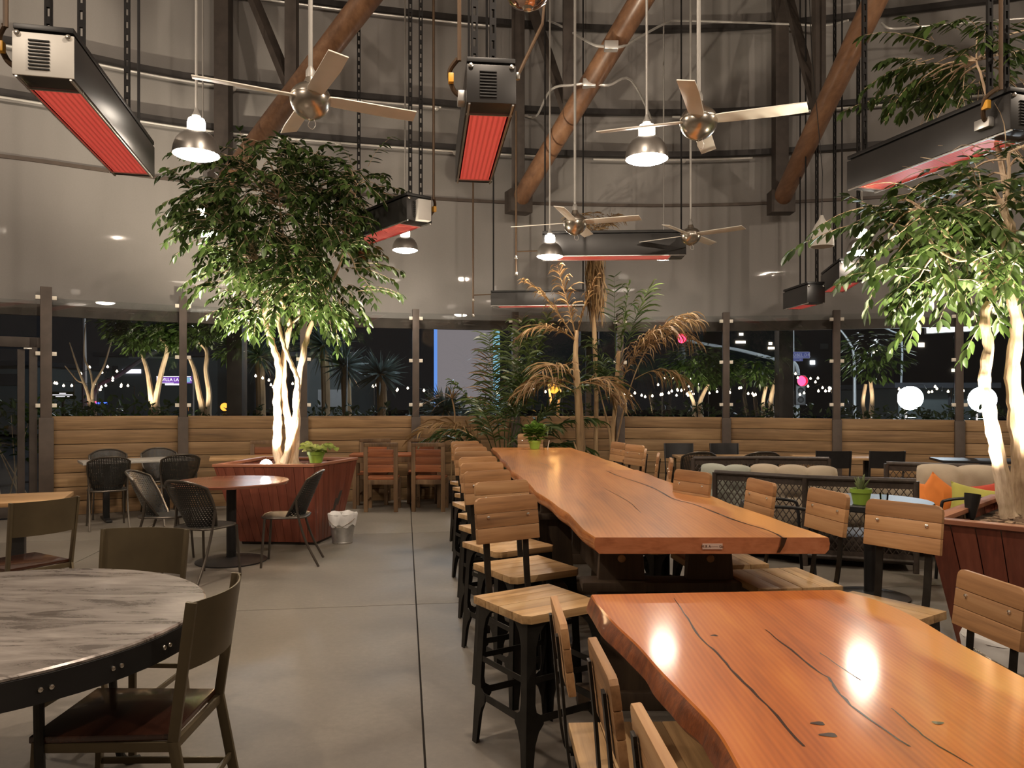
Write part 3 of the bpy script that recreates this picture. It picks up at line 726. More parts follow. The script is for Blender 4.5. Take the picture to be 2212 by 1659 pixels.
def trestle(root, x, y, top, w=.72):
    """dark wooden trestle: two flared boards, a ledge, a foot beam"""
    for s in (-1, 1):
        q = MB(); cx = x + s * w * .30
        q.prism([(cx - .155, .0), (cx + .155, 0), (cx + .10, top), (cx - .10, top)], -.035, .035, Matrix.Translation((0, y, 0)) @ Matrix.Rotation(R(90), 4, 'X'))
        q.build('trestle_board', M['trestle'], root, bevel=.004)
        q = MB(); q.lathe([(.02, 0), (.018, .008), (.006, .014)], 12, (cx, y - .035, top - .11), Matrix.Rotation(R(90), 3, 'X')); q.build('peg', M['pine'], root)
    q = MB(); q.box((x, y - .02, top * .72), (w * 1.15, .16, .045)); q.build('ledge', M['trestle'], root, bevel=.012)
    q = MB(); q.box((x, y, .045), (w * 1.2, .14, .09)); q.build('foot_beam', M['trestle'], root, bevel=.01)

T2 = .91
cr2 = [G(*p, T2) for p in ((1691, 1162), (1659, 1146), (1580, 1121), (1501, 1090), (1453, 1077), (1406, 1052), (1333, 1027), (1310, 1017))]
cr2b = [G(*p, T2) for p in ((1384, 1108), (1360, 1085), (1330, 1068), (1300, 1052))]
root2, slab2 = slab_table('middle amber slab table with a long dark crack and a name plate',
    [(.36, 3.31), (.30, 3.9), (.20, 4.7), (.10, 5.6), (.00, 6.53)], [(1.357, 3.31), (1.30, 3.9), (1.23, 4.7), (1.14, 5.6), (1.06, 6.53)], T2, .07, M['slab_brown'], (.65, 4.9), (.012, 3),
    cracks=[(.008, cr2), (.003, cr2b)])
trestle(root2, .10, -1.12, T2 - .07); trestle(root2, -.10, 1.1, T2 - .07)
q = MB(); q.box((0, 0, T2 * .40), (.05, 2.2, .16)); q.build('stretcher', M['trestle'], root2, (0, 0, 0), R(5), bevel=.01)
pl = MB(); pl.box((0, 0, 0), (.086, .003, .024)); plate = pl.build('name_plate', M['plate'], slab2, (.862 - .65, 3.3065 - 4.9, .872)); 
text('plate_lettering', 'M R A\u2014\u2014 Co', .0155, M['ink'], plate, (0, -.002, 0), (R(90), 0, 0))
for s in (-1, 1):
    q = MB(); q.lathe([(.003, 0), (.002, .002)], 8, (s * .038, -.0015, 0), Matrix.Rotation(R(90), 3, 'X')); q.build('pin', M['bolt'], plate)
# crack filler running down the near end
q = MB(); q.ribbon([(1.170 - .65, 3.303 - 4.9, T2), (1.160 - .65, 3.302 - 4.9, T2 - .035), (1.145 - .65, 3.306 - 4.9, T2 - .065)], Vector((1, 0, 0)), [.012, .009, .007]); q.build('crack', M['crack'], slab2, smooth=0)

root3, slab3 = slab_table('farthest amber slab table butted against the middle one, under the palms',
    [(-.005, 6.56), (-.06, 7.4), (-.16, 8.6), (-.25, 9.7)], [(1.045, 6.56), (.98, 7.4), (.86, 8.6), (.74, 9.68)], .905, .07, M['slab_brown'], (.40, 8.1), (.012, 8),
    cracks=[(.004, [G(*p, .905) for p in ((1195, 1014), (1180, 1004), (1160, 998))])])
trestle(root3, .08, -1.0, .905 - .07); trestle(root3, -.08, 1.0, .905 - .07)

T1 = .75
c1 = [G(*p, T1) for p in ((1736, 1613), (1657, 1525), (1591, 1459), (1548, 1411), (1512, 1376), (1486, 1336), (1456, 1292))]
c2 = [G(*p, T1) for p in ((1965, 1613), (1855, 1538), (1807, 1490), (1790, 1465), (1767, 1450), (1706, 1402), (1653, 1360))]
c3 = [G(*p, T1) for p in ((2100, 1655), (2010, 1600), (1960, 1560), (1925, 1530))]
c4 = [G(*p, T1) for p in ((1860, 1470), (1800, 1430), (1770, 1410))]
root1, slab1 = slab_table('glossy orange slab table with a wavy live edge and dark cracks',
    [(.52, .42), (.50, 1.0), (.485, 1.42), (.467, 1.57), (.462, 1.767), (.433, 1.977), (.400, 2.245), (.352, 2.595), (.312, 2.97)],
    [(1.36, .42), (1.38, 1.0), (1.37, 1.6), (1.383, 2.076), (1.382, 2.307), (1.40, 2.595), (1.37, 2.864), (1.285, 3.045)], T1, .075, M['slab_orange'], (.88, 1.75), (.010, 5),
    cracks=[(.0045, c1), (.0045, c2), (.003, c3), (.0025, c4)],
    knots=[(G(1543, 1373, T1), .012, .009), (G(1767, 1563, T1), .016, .010), (G(1790, 1588, T1), .020, .011), (G(2026, 1562, T1), .013, .009)], bark='bark_dark')
trestle(root1, .02, .75, T1 - .075, .6); trestle(root1, .0, -.85, T1 - .075, .6)

# ------------------------------------------------------------------ industrial stools and chairs (facing +Y, back at -Y)
def make_stool(name, label, cat, sz, tz, seat_m):
    root = thing(name, label, cat)
    q = MB(); w, d = .205, .205
    for k in range(4):
        y0, y1 = -d + d * .5 * k + .0008, -d + d * .5 * (k + 1) - .0008; c = .028 if k == 3 else 0
        q = MB(); q.prism([(-w, y0), (w, y0), (w, y1 - c), (w - c, y1), (-w + c, y1), (-w, y1 - c)] if c else [(-w, y0), (w, y0), (w, y1), (-w, y1)], sz - .034, sz + random.uniform(-.0008, .0008)); q.build('seat_plank', seat_m, root, bevel=.003)
    z1 = sz - .034
    def splay(x, y, z): k = 1 + .13 * (z1 - z) / z1; return Vector((x * k, y * k, z))
    cw = .185
    for sx in (-1, 1):
        for sy in (-1, 1):
            q = MB(); st = z1 * .36
            prof = [(0, z1), (.125, z1), (.085, z1 - .018), (.058, z1 - .05), (.044, z1 - .10), (.040, st + .06), (.046, st + .03), (.078, st + .008), (.078, st - .022), (.056, st - .05), (.040, st - .10), (.030, 0), (0, 0)]
            for ax in (0, 1):
                a, b_ = [], []
                for u, z in prof:
                    if ax == 0: p = (sx * (cw - u), sy * cw); p2 = (sx * (cw - u), sy * (cw - .004))
                    else: p = (sx * cw, sy * (cw - u)); p2 = (sx * (cw - .004), sy * (cw - u))
                    a.append(splay(*p, z)); b_.append(splay(*p2, z))
                q.loft(a, b_)
            q.build('leg', M['gunmetal'], root, smooth=0)
    for zf, h in ((.36, .030), (.62, .024)):
        z = z1 * zf
        for i in range(4):
            s = [(-1, -1), (1, -1), (1, 1), (-1, 1)]; p0, p1 = s[i], s[(i + 1) % 4]
            q = MB(); q.bar(splay(p0[0] * (cw - .004), p0[1] * (cw - .004), z), splay(p1[0] * (cw - .004), p1[1] * (cw - .004), z), .005, h); q.build('stretcher', M['gunmetal'], root, smooth=0)
    ph = .205; pz0 = tz - ph
    for s in (-1, 1):
        q = MB(); P = cr([(s * .105, -d + .05, sz - .045), (s * .105, -d - .012, sz - .04), (s * .106, -d - .035, sz + .05), (s * .107, -d - .050, pz0), (s * .108, -d - .066, tz - .05)], 5)
        for a, b_ in zip(P[:-1], P[1:]): q.bar(a, b_ + (b_ - a) * .06, .030, .008, (0, -1, .2))
        q.build('back_post', M['gunmetal'], root, smooth=0)
    q = MB(); hw = .168; r_ = .03
    poly = []
    for cx, cz, a0 in ((hw - r_, ph / 2 - r_, 0), (-hw + r_, ph / 2 - r_, 90), (-hw, -ph / 2, None), (hw, -ph / 2, None)):
        if a0 is None: poly.append((cx, cz))
        else: poly += [(cx + r_ * math.cos(R(a0 + a)), cz + r_ * math.sin(R(a0 + a))) for a in (0, 30, 60, 90)]
    T = Matrix.Translation((0, -d - .040, pz0 + ph / 2)) @ Matrix.Rotation(R(90 + 7), 4, 'X')
    top = [(x, z) for x, z in poly if z > ph / 2 - r_ - 1e-6]; z2 = ph / 2 - .072; z3 = -ph / 2 + .068; g = .0007
    q.prism(top + [(-hw, z2 + g), (hw, z2 + g)], -.011, .011, T); q.build('back_board', M['pine'], root, bevel=.003)
    q = MB(); q.prism([(-hw, -ph / 2), (hw, -ph / 2), (hw, z3 - g), (-hw, z3 - g)], -.011, .011, T); q.build('back_board', M['pine'], root, bevel=.003)
    q = MB(); q.prism([(-hw, z3 + g), (hw, z3 + g), (hw, z2 - g), (-hw, z2 - g)], -.011, .011, T); back = q.build('back_board', M['pine'], root, bevel=.003)
    for s in (-1, 1):
        q = MB(); q.lathe([(.009, 0), (.008, .004), (.002, .006)], 10); o = q.build('bolt', M['bolt'], back); o.matrix_local = T @ Matrix.Translation((s * .108, .012, -.0105)) @ Matrix.Rotation(R(180), 4, 'X')
    return root

ST = 'industrial stools along the slab tables'
stools = [  # x, y, facing angle, label
    (.114, 3.33, -147.5, 'wood and gunmetal stool at the middle table corner, whole seat and bolted back visible'),
    (.075, 4.00, -149, 'aisle-side stool second from the name-plate end of the middle table'),
    (-.02, 4.62, -148, 'aisle-side stool third from the name-plate end of the middle table'),
    (-.09, 5.23, -150, 'aisle-side stool fourth from the name-plate end of the middle table'),
    (-.13, 5.80, -148, 'aisle-side stool fifth from the name-plate end, at the far end of the middle table'),
    (-.24, 6.42, -158, 'aisle-side stool standing out of line at the joint between the two amber tables'),
    (-.25, 7.05, -149, 'first aisle-side stool along the farthest table after the joint'),
    (-.31, 7.58, -149, 'second aisle-side stool along the farthest table after the joint'),
    (-.38, 8.12, -149, 'last aisle-side stool along the farthest table, toward the reclaimed chairs'),
    (1.49, 3.19, 125, 'lounge-side stool between the closest and middle tables, its back beside the planter'),
    (1.30, 3.73, 99, 'lounge-side stool tucked under the middle table corner, plank seat showing'),
    (1.125, 4.22, 98, 'lounge-side stool with knotty back in front of the wicker lattice'),
    (.905, 4.70, 117, 'lounge-side stool with grey weathered back beside the end of the wicker sofa'),
    (.95, 5.85, 81, 'lounge-side stool seen edge-on, first of three edge-on backs past the weathered one'),
    (.96, 6.41, 79, 'lounge-side stool seen edge-on, second of three edge-on backs past the weathered one'),
    (.95, 6.96, 80, 'lounge-side stool seen edge-on, third of three edge-on backs past the weathered one'),
    (.99, 7.56, 112, 'lounge-side stool with broad pale back near the plank wall'),
    (.88, 8.06, 107, 'lounge-side stool farthest along the table, in front of the thin palm stem'),
    (.24, 9.90, 180, 'stool at the head of the farthest table, beside the basil pot'),
]
st0 = make_stool('bar_stool', stools[0][3], 'stool', .64, 1.06, M['pine_x']); st0['group'] = ST
for i, (x, y, a, lab) in enumerate(stools):
    rz = R(a) + random.uniform(-.02, .02)
    if i == 0: st0.location = (x, y, 0); st0.rotation_euler = (0, 0, rz)
    else: dup(st0, (x, y, 0), rz, lab, ST)

CT = 'low industrial chairs at the orange table'
chairs1 = [
    (.395, 2.31, -88, 'low wood-backed chair tucked under the orange table, at its far corner'),
    (.475, 1.89, -87, 'middle one of the three wood-backed chairs along the wavy orange edge'),
    (.52, 1.45, -87, 'wood-backed chair on the wavy orange edge closest to the photo bottom'),
    (1.42, 2.66, 95, 'wood-backed chair by the galvanized bucket, facing the orange table'),
]
dc0 = make_stool('dining_chair', chairs1[0][3], 'chair', .45, .88, M['pine_x']); dc0['group'] = CT
for i, (x, y, a, lab) in enumerate(chairs1):
    if i == 0: dc0.location = (x, y, 0); dc0.rotation_euler = (0, 0, R(a))
    else: dup(dc0, (x, y, 0), R(a), lab, CT)

# ------------------------------------------------------------------ curved-back metal chairs
def make_metal_chair(label, m_, seat_m, group):
    root = thing('metal_chair', label, 'chair', group=group)
    for s in (-1, 1):
        q = MB(); P = [(s * .205, -.285, 0), (s * .195, -.205, .44), (s * .205, -.265, .875)]
        for a, b_ in zip(P[:-1], P[1:]): q.bar(a, b_, .016, .034, (0, 1, 0))
        q.build('leg', m_, root, bevel=.003)
        q = MB(); q.bar((s * .195, .215, .445), (s * .205, .235, 0), .028, .020, (0, 1, 0)); q.build('leg', m_, root, bevel=.003)
        q = MB(); q.bar((s * .2, -.25, .20), (s * .202, .222, .20), .012, .022); q.build('stretcher', m_, root, bevel=.002)
        q = MB(); q.bar((s * .195, -.21, .425), (s * .195, .22, .425), .016, .030); q.build('seat_rail', m_, root, bevel=.002)
    q = MB(); q.bar((-.2, .215, .425), (.2, .215, .425), .016, .030); q.build('seat_rail', m_, root, bevel=.002)
    q = MB(); q.bar((-.2, -.205, .425), (.2, -.205, .425), .016, .030); q.build('seat_rail', m_, root, bevel=.002)
    q = MB(); q.bar((-.2, -.245, .22), (.2, -.245, .22), .012, .022); q.build('stretcher', m_, root, bevel=.002)
    q = MB(); q.prism([(-.19, -.195), (.19, -.195), (.205, .235), (-.205, .235)], .440, .462); q.build('seat', seat_m, root, bevel=.005)
    q = MB(); n = 14; a, b_ = [], []
    fr, bk = [], []
    for z in (.66, .875):
        for i in range(n + 1):
            u = -1 + 2 * i / n; lean = -.06 * (z - .44) / .435
            y = -.205 + lean - .055 * (1 - u * u); fr.append((u * .207, y + .0, z)); bk.append((u * .207, y - .006, z))
    vs = fr + bk; k = n + 1; fs = []
    for i in range(n):
        fs += [(i, i + 1, i + 1 + k, i + k), (2 * k + i, 2 * k + i + k, 2 * k + i + 1 + k, 2 * k + i + 1), (i, 2 * k + i, 2 * k + i + 1, i + 1), (k + i, k + i + 1, 3 * k + i + 1, 3 * k + i)]
    fs += [(0, k, 3 * k, 2 * k), (n, 2 * k + n, 3 * k + n, k + n)]
    q.add(vs, fs); q.build('back_panel', m_, root)
    return root
MG = 'olive bronze chairs around the grey round table'
mc = make_metal_chair('bronze curved-back chair with dark seat in full view at the grey round table', M['bronze'], M['dark_seat'], MG)
mc.location = (-1.26, 2.58, 0); mc.rotation_euler = (0, 0, R(91))
dup(mc, (-1.79, 3.47, 0), R(178), 'bronze chair across the grey round table, flat back panel facing the viewer', MG)
dup(mc, (-3.17, 4.98, 0), R(60), 'bronze chair with glossy red-brown seat at the pedestal table by the glass door', MG)
bk = make_metal_chair('black panel-backed chair at the wooden table near the wicker sofas, beside the post', M['black_chair'], M['dark_seat'], 'black panel-backed chairs near the wall')
bk.location = (4.02, 9.78, 0); bk.rotation_euler = (0, 0, R(-8))
for x, y, a, lab in ((4.66, 9.75, -6, 'black panel-backed chair at the wooden table, the one farther from the wall post'),
                     (2.42, 10.95, 178, 'grey-lit panel-backed chair behind the pale table against the plank wall, by the post'),
                     (3.10, 10.95, 182, 'grey-lit panel-backed chair behind the pale table, partly hidden by the wall post')):
    dup(bk, (x, y, 0), R(a), lab, 'black panel-backed chairs near the wall')

# ------------------------------------------------------------------ punched-metal tub chairs
def make_tub_chair(label, back_m):
    root = thing('tub_chair', label, 'chair', group='round-backed punched metal chairs')
    def sh(u, v):
        top = 1 - .16 * abs(u) ** 2.6
        hw = .135 + .085 * math.sin(min(1, v * 1.25) * math.pi / 2)
        z = .44 + v * .41 * top; y = -.155 - .17 * v * top + .15 * u * u * (1 - .35 * v)
        return Vector((u * hw, y, z))
    nu, nv = 16, 10; vs = [sh(-1 + 2 * i / nu, j / nv) for j in range(nv + 1) for i in range(nu + 1)]
    fs = [(j*(nu+1)+i, j*(nu+1)+i+1, (j+1)*(nu+1)+i+1, (j+1)*(nu+1)+i) for j in range(nv) for i in range(nu)]
    me = bpy.data.meshes.new('back_shell'); me.from_pydata([tuple(p) for p in vs], [], fs); me.materials.append(back_m)
    uv = me.uv_layers.new(name='UVMap'); 
    for l in me.loops: p = vs[l.vertex_index]; uv.data[l.index].uv = (p.x, p.z)
    me.polygons.foreach_set('use_smooth', [True] * len(me.polygons)); link_mesh('back_shell', me, root)
    rim = [sh(-1, v) for v in (0, .15, .3, .45, .6, .75, .88)] + [sh(u, 1) for u in [x / 10 - 1 for x in range(0, 21)]] + [sh(1, v) for v in (.88, .75, .6, .45, .3, .15, 0)]
    q = MB(); q.tube(rim, .011, 8); q.build('rim', M['tube_steel'], root)
    q = MB(); n = 28; prof = []
    for k in range(n):
        a = 2 * math.pi * k / n; c, s = math.cos(a), math.sin(a); e = .55
        prof.append((.205 * abs(c) ** e * (1 if c > 0 else -1), .01 + .205 * abs(s) ** e * (1 if s > 0 else -1)))
    q.prism(prof, .437, .449); q.build('seat', M['mesh_solid'], root)
    q = MB(); q.tube([(x, y, .443) for x, y in prof] + [(*prof[0], .443)], .010, 8, cap=False); q.build('seat_rim', M['tube_steel'], root)
    for s in (-1, 1):
        q = MB(); q.tube(cr([sh(s * .97, .45) + Vector((s * .012, 0, 0)), (s * .20, -.12, .45), (s * .20, -.19, .22), (s * .205, -.30, 0)], 5), .011, 8); q.build('leg', M['tube_steel'], root)
        q = MB(); q.tube([(s * .185, .175, .437), (s * .20, .205, 0)], .011, 8); q.build('leg', M['tube_steel'], root)
    return root
TG = 'round-backed punched metal chairs'
tc = make_tub_chair('punched tub chair with its back to the viewer at the round brown table', M['mesh_back'])
tc.location = (-2.60, 6.50, 0); tc.rotation_euler = (0, 0, R(-22))
tub = [(-3.22, 7.12, -83, 'tub chair in side view at the round brown table, beside the grey table'),
       (-2.07, 7.10, 98, 'tub chair in side view in front of the leafy planter, facing the round brown table'),
       (-4.80, 9.12, 33, 'tub chair pulled up to the grey table, the one nearer the glass door'),
       (-4.14, 9.50, 36, 'tub chair pulled up to the grey table, the one nearer the planter'),
       (-5.20, 9.93, 212, 'tub chair between the grey table and plank wall, nearer the glass door'),
       (-4.66, 10.22, 213, 'tub chair between the grey table and plank wall, nearer the wall post'),
       (2.37, 9.98, 3, 'tub chair in front of the pale table, its arched back above the sofa end'),
       (3.20, 10.00, -3, 'tub chair in front of the pale table, its arched back above the second sofa lattice')]
for x, y, a, lab in tub: dup(tc, (x, y, 0), R(a), lab, TG)

# ------------------------------------------------------------------ other tables
def pedestal(root, h, r=.26, col='black', w=.08, sq=False):
    q = MB()
    if sq: q.box((0, 0, h / 2), (w, w, h))
    else: q.lathe([(w / 2, .02), (w / 2, h)], 14)
    q.build('column', M[col], root, bevel=.003 if sq else 0)
    q = MB(); q.lathe([(r, 0), (r, .012), (r * .5, .03), (.05, .045), (.05, .05)], 28); q.build('base', M[col], root)
    q = MB(); q.box((0, 0, h - .01), (.4, .05, .02)); q.box((0, 0, h - .01), (.05, .4, .02)); q.build('spider', M[col], root)

root = thing('round_table', 'large round table with streaky grey metal top and riveted black apron', 'table', (-1.90, 2.66, 0))
q = MB(); q.lathe([(.0, .75), (.775, .75), (.782, .745), (.782, .738)], 64); q.v = [v for v in q.v]; q.build('tabletop', M['top_grey'], root)
q = MB(); q.lathe([(.778, .738), (.784, .735), (.784, .655), (.772, .655)], 64); q.build('apron', M['black'], root)
for k in range(24):
    a = 2 * math.pi * (k + .3) / 24
    for da in (-.018, .018):
        q = MB(); Mx = Matrix.Rotation(a + da, 3, 'Z') @ Matrix.Rotation(R(90), 3, 'Y'); q.lathe([(.008, 0), (.007, .004), (.002, .006)], 8, (.784 * math.cos(a + da), .784 * math.sin(a + da), .695), Mx); q.build('rivet', M['bolt'], root)
for k in range(4):
    a = R(45 + 90 * k + 12); c, s = math.cos(a), math.sin(a)
    q = MB(); q.tube(cr([(c * .52, s * .52, .66), (c * .53, s * .53, .35), (c * .56, s * .56, .06), (c * .64, s * .64, .012)], 5), .016, 10); q.build('leg', M['gunmetal'], root)

root = thing('bistro_table', 'round brown laminate table on black disc pedestal in front of the leafy planter', 'table', (-2.62, 7.18, 0))
q = MB(); q.lathe([(.0, .75), (.515, .75), (.52, .742), (.515, .722), (0, .722)], 48); q.build('tabletop', M['laminate_brown'], root); pedestal(root, .72, .32, 'black', .09)

root = thing('rectangular_table', 'pale grey rectangular table beside the plank wall with four tub chairs', 'table', (-4.78, 9.80, 0), R(35.5))
q = MB(); q.box((0, 0, .735), (1.27, .56, .03)); q.build('tabletop', M['laminate_grey'], root, bevel=.006)
for x in (-.35, .35):
    q = MB(); q.box((x, 0, .37), (.07, .07, .70)); q.build('column', M['black'], root, bevel=.004)
    q = MB(); q.box((x, 0, .02), (.07, .5, .03)); q.build('foot', M['black'], root, bevel=.006)
    q = MB(); q.box((x, 0, .71), (.06, .4, .02)); q.build('top_bracket', M['black'], root, bevel=.004)

root = thing('cafe_table', 'small square light-wood table on black pedestal by the glass door', 'table', (-3.80, 5.92, 0), R(22))
q = MB(); q.box((0, 0, .735), (.66, .66, .032)); q.build('tabletop', M['wood_top'], root, bevel=.005); pedestal(root, .72, .27, 'black', .09, True)

root = thing('dining_table', 'pale wooden table against the plank wall behind the wicker sofas', 'table', (2.86, 10.42, 0), R(0))
q = MB(); q.box((0, 0, .735), (1.27, .55, .032)); q.build('tabletop', M['wood_top'], root, bevel=.005)
for x in (-.60, .60):
    for y in (-.24, .24):
        q = MB(); q.box((x, y, .36), (.03, .03, .72)); q.build('leg', M['bronze'], root, bevel=.003)
root = thing('dining_table', 'orange-toned wooden table behind two black panel-backed chairs', 'table', (4.42, 10.28, 0), R(-9))
q = MB(); q.box((0, 0, .735), (1.25, .55, .032)); q.build('tabletop', M['wood_top'], root, bevel=.005)
for x in (-.3, .3):
    q = MB(); q.box((x, 0, .37), (.07, .07, .70)); q.build('column', M['black'], root, bevel=.004)
    q = MB(); q.box((x, 0, .02), (.07, .45, .03)); q.build('foot', M['black'], root, bevel=.006)
root = thing('dining_table', 'dark glossy table near the plank wall behind the tufted cushions', 'table', (5.98, 9.75, 0), R(-14))
q = MB(); q.box((0, 0, .735), (1.1, .6, .032)); q.build('tabletop', M['black_chair'], root, bevel=.005); pedestal(root, .72, .27, 'black', .08, True)
root = thing('side_table', 'small light-wood table behind the leafy planter against the plank wall', 'table', (-3.52, 10.25, 0), R(20))
q = MB(); q.box((0, 0, .735), (.95, .55, .032)); q.build('tabletop', M['wood_top'], root, bevel=.005); pedestal(root, .72, .27, 'black', .08, True)
root = thing('lounge_table', 'round black lounge table carrying a lime green potted aloe', 'table', (2.74, 5.88, 0))
q = MB(); q.lathe([(0, .74), (.43, .74), (.436, .732), (.436, .70), (.42, .69), (0, .69)], 40); q.build('tabletop', M['black_chair'], root); pedestal(root, .70, .28, 'black', .09)

# ------------------------------------------------------------------ reclaimed wooden chairs and table
def make_reclaimed(label):
    root = thing('wooden_chair', label, 'chair', group='reclaimed wooden chairs')
    f = M['reclaimed_frame']
    for s in (-1, 1):
        q = MB(); q.bar((s * .20, -.21, 0), (s * .20, -.23, .92), .055, .045, (0, 1, 0)); q.build('leg', f, root, bevel=.004)
        q = MB(); q.bar((s * .20, .19, 0), (s * .20, .19, .43), .05, .045, (0, 1, 0)); q.build('leg', f, root, bevel=.004)
        q = MB(); q.bar((s * .20, -.2, .40), (s * .20, .19, .40), .03, .06); q.bar((s * .20, -.2, .14), (s * .20, .19, .14), .025, .035); q.build('side_rail', f, root, bevel=.003)
        for z in (.60, .70, .80):
            q = MB(); q.lathe([(.006, 0), (.005, .004)], 8, (s * .165, -.262, z), Matrix.Rotation(R(90), 3, 'X')); q.build('bolt', M['bolt'], root)
    q = MB(); q.box((0, -.23, .905), (.455, .05, .05)); q.build('top_rail', f, root, bevel=.004)
    q = MB(); q.box((0, -.215, .40), (.37, .03, .06)); q.box((0, .19, .40), (.37, .03, .06)); q.build('cross_rail', f, root, bevel=.003)
    for k in range(3):
        q = MB(); q.box((0, -.232, .585 + .103 * k), (.345, .024, .099)); q.build('slat', M['reclaimed'], root, bevel=.003)
    for k in range(4):
        q = MB(); q.box((0, -.155 + .103 * k, .445), (.42, .098, .026)); q.build('seat_plank', M['reclaimed'], root, bevel=.003)
    return root
RG = 'reclaimed wooden chairs'
rc = make_reclaimed('reclaimed wooden chair with dark top slat, its back to the aisle beside the planter')
rc.location = (-1.77, 10.55, 0); rc.rotation_euler = (0, 0, R(2))
for x, y, a, lab in ((-1.12, 10.58, -2, 'reclaimed wooden chair with orange top slat, its back to the aisle near the bar stools'),
                     (-2.02, 11.22, 184, 'reclaimed wooden chair against the plank wall, nearer the leafy planter'),
                     (-1.32, 11.36, 186, 'reclaimed wooden chair against the plank wall, beneath the middle post'),
                     (-3.42, 10.72, 196, 'reddish wooden chair tucked behind the leafy planter against the wall')):
    dup(rc, (x, y, 0), R(a), lab, RG)
root = thing('plank_table', 'reclaimed wooden plank table between two pairs of reclaimed chairs', 'table', (-1.62, 10.90, 0), R(5))
for k in range(5):
    q = MB(); q.box((0, -.20 + .1 * k, .735), (1.30, .097, .03)); q.build('plank', M['reclaimed'], root, bevel=.003)
q = MB(); q.box((0, -.23, .68), (1.2, .02, .08)); q.box((0, .23, .68), (1.2, .02, .08)); q.build('apron', M['reclaimed_frame'], root, bevel=.003)
for x in (-.58, .58):
    for y in (-.2, .2):
        q = MB(); q.box((x, y, .36), (.05, .05, .72)); q.build('leg', M['reclaimed_frame'], root, bevel=.003)
o = MB(); o.bar((0, 0, 0), (.09, .02, 0), .025, .012); o = o.build('napkin', M['liner'], None, (-2.0, 10.78, .757), bevel=.003); tag(o, 'crumpled white napkin lying on the reclaimed plank table', 'napkin')
# ================================================================== PLANTERS, PLANTS, SOFAS, SMALL THINGS
def planter(label, top, bot, zt, nb, chips):
    cx = sum(p[0] for p in top) / 4; cy = sum(p[1] for p in top) / 4; O = Vector((cx, cy, 0))
    root = thing('planter_box', label, 'planter', (cx, cy, 0), group='tapered redwood planters')
    T = [Vector((*p, zt)) - O for p in top]; B = [Vector((*p, .03)) - O for p in bot]
    def shrink(P, k, z): c = sum(P, Vector()) / 4; return [Vector((c.x + (p.x - c.x) * k, c.y + (p.y - c.y) * k, z)) for p in P]
    q = MB(); q.loft(shrink(B, .95, .0), shrink(T, .955, zt - .09)); q.build('liner_box', M['plank_dark'], root, smooth=0)
    for i in range(4):
        t0, t1, b0, b1 = T[i], T[(i + 1) % 4], B[i], B[(i + 1) % 4]; n = nb[i]
        for k in range(n):
            g = .004; u0, u1 = k / n + g / 2, (k + 1) / n - g / 2
            o4 = [b0.lerp(b1, u0), b0.lerp(b1, u1), t0.lerp(t1, u1), t0.lerp(t1, u0)]
            nn = (o4[1] - o4[0]).cross(o4[3] - o4[0]).normalized(); off = nn * random.uniform(-.003, .003)
            q = MB(); q.loft([p + off for p in o4], [p + off - nn * .03 for p in o4]); q.build('board', M['mahogany'], root, smooth=0)
    In = shrink(T, .90, zt); Out = shrink(T, 1.015, zt)
    for i in range(4):
        j = (i + 1) % 4; L = (Out[j] - Out[i]).length; d = (Out[j] - Out[i]).normalized(); ang = math.atan2(d.y, d.x); mid = (Out[i] + Out[j]) / 2
        R_ = Matrix.Rotation(-ang, 3, 'Z')
        q = MB(); ps = [R_ @ (p - mid) for p in (Out[i], Out[j], In[j], In[i])]
        q.prism([(p.x, p.y) for p in ps], -.012, .016); q.build('rim_board', M['rim_wood'], root, (mid.x, mid.y, zt), ang, bevel=.003)
    S = shrink(T, .93, zt - .085); q = MB(); q.prism([(p.x, p.y) for p in S], zt - .10, zt - .075); q.build('soil', M['soil'], root, smooth=0)
    q = MB(); rnd = random.Random(len(label))
    for _ in range(chips):
        u, v = rnd.uniform(.06, .94), rnd.uniform(.06, .94); p = S[0].lerp(S[1], u).lerp(S[3].lerp(S[2], u), v)
        s = rnd.uniform(.025, .06); q.box((p.x, p.y, zt - .065 + rnd.uniform(0, .012)), (s, s * rnd.uniform(.4, .9), s * .4), Matrix.Rotation(rnd.uniform(0, 6), 3, 'Z') @ Matrix.Rotation(rnd.uniform(-.4, .4), 3, 'X'))
    o = q.build('bark_chips', M['bark_chip'], root, smooth=0); o['kind'] = 'stuff'
    return root
planter('tapered redwood planter box holding the big leafy tree, behind the round brown table', [(-3.11, 8.0), (-2.06, 7.98), (-1.80, 8.95), (-2.95, 9.12)], [(-2.84, 8.02), (-2.03, 7.96), (-1.93, 8.62), (-2.72, 8.82)], .82, (10, 9, 10, 9), 160)
planter('tapered redwood planter box holding the second tree, beside the wooden-backed stools', [(2.42, 4.5), (3.50, 3.45), (4.55, 4.5), (3.50, 5.60)], [(2.62, 4.5), (3.50, 3.65), (4.35, 4.5), (3.50, 5.38)], .80, (12, 12, 12, 12), 420)

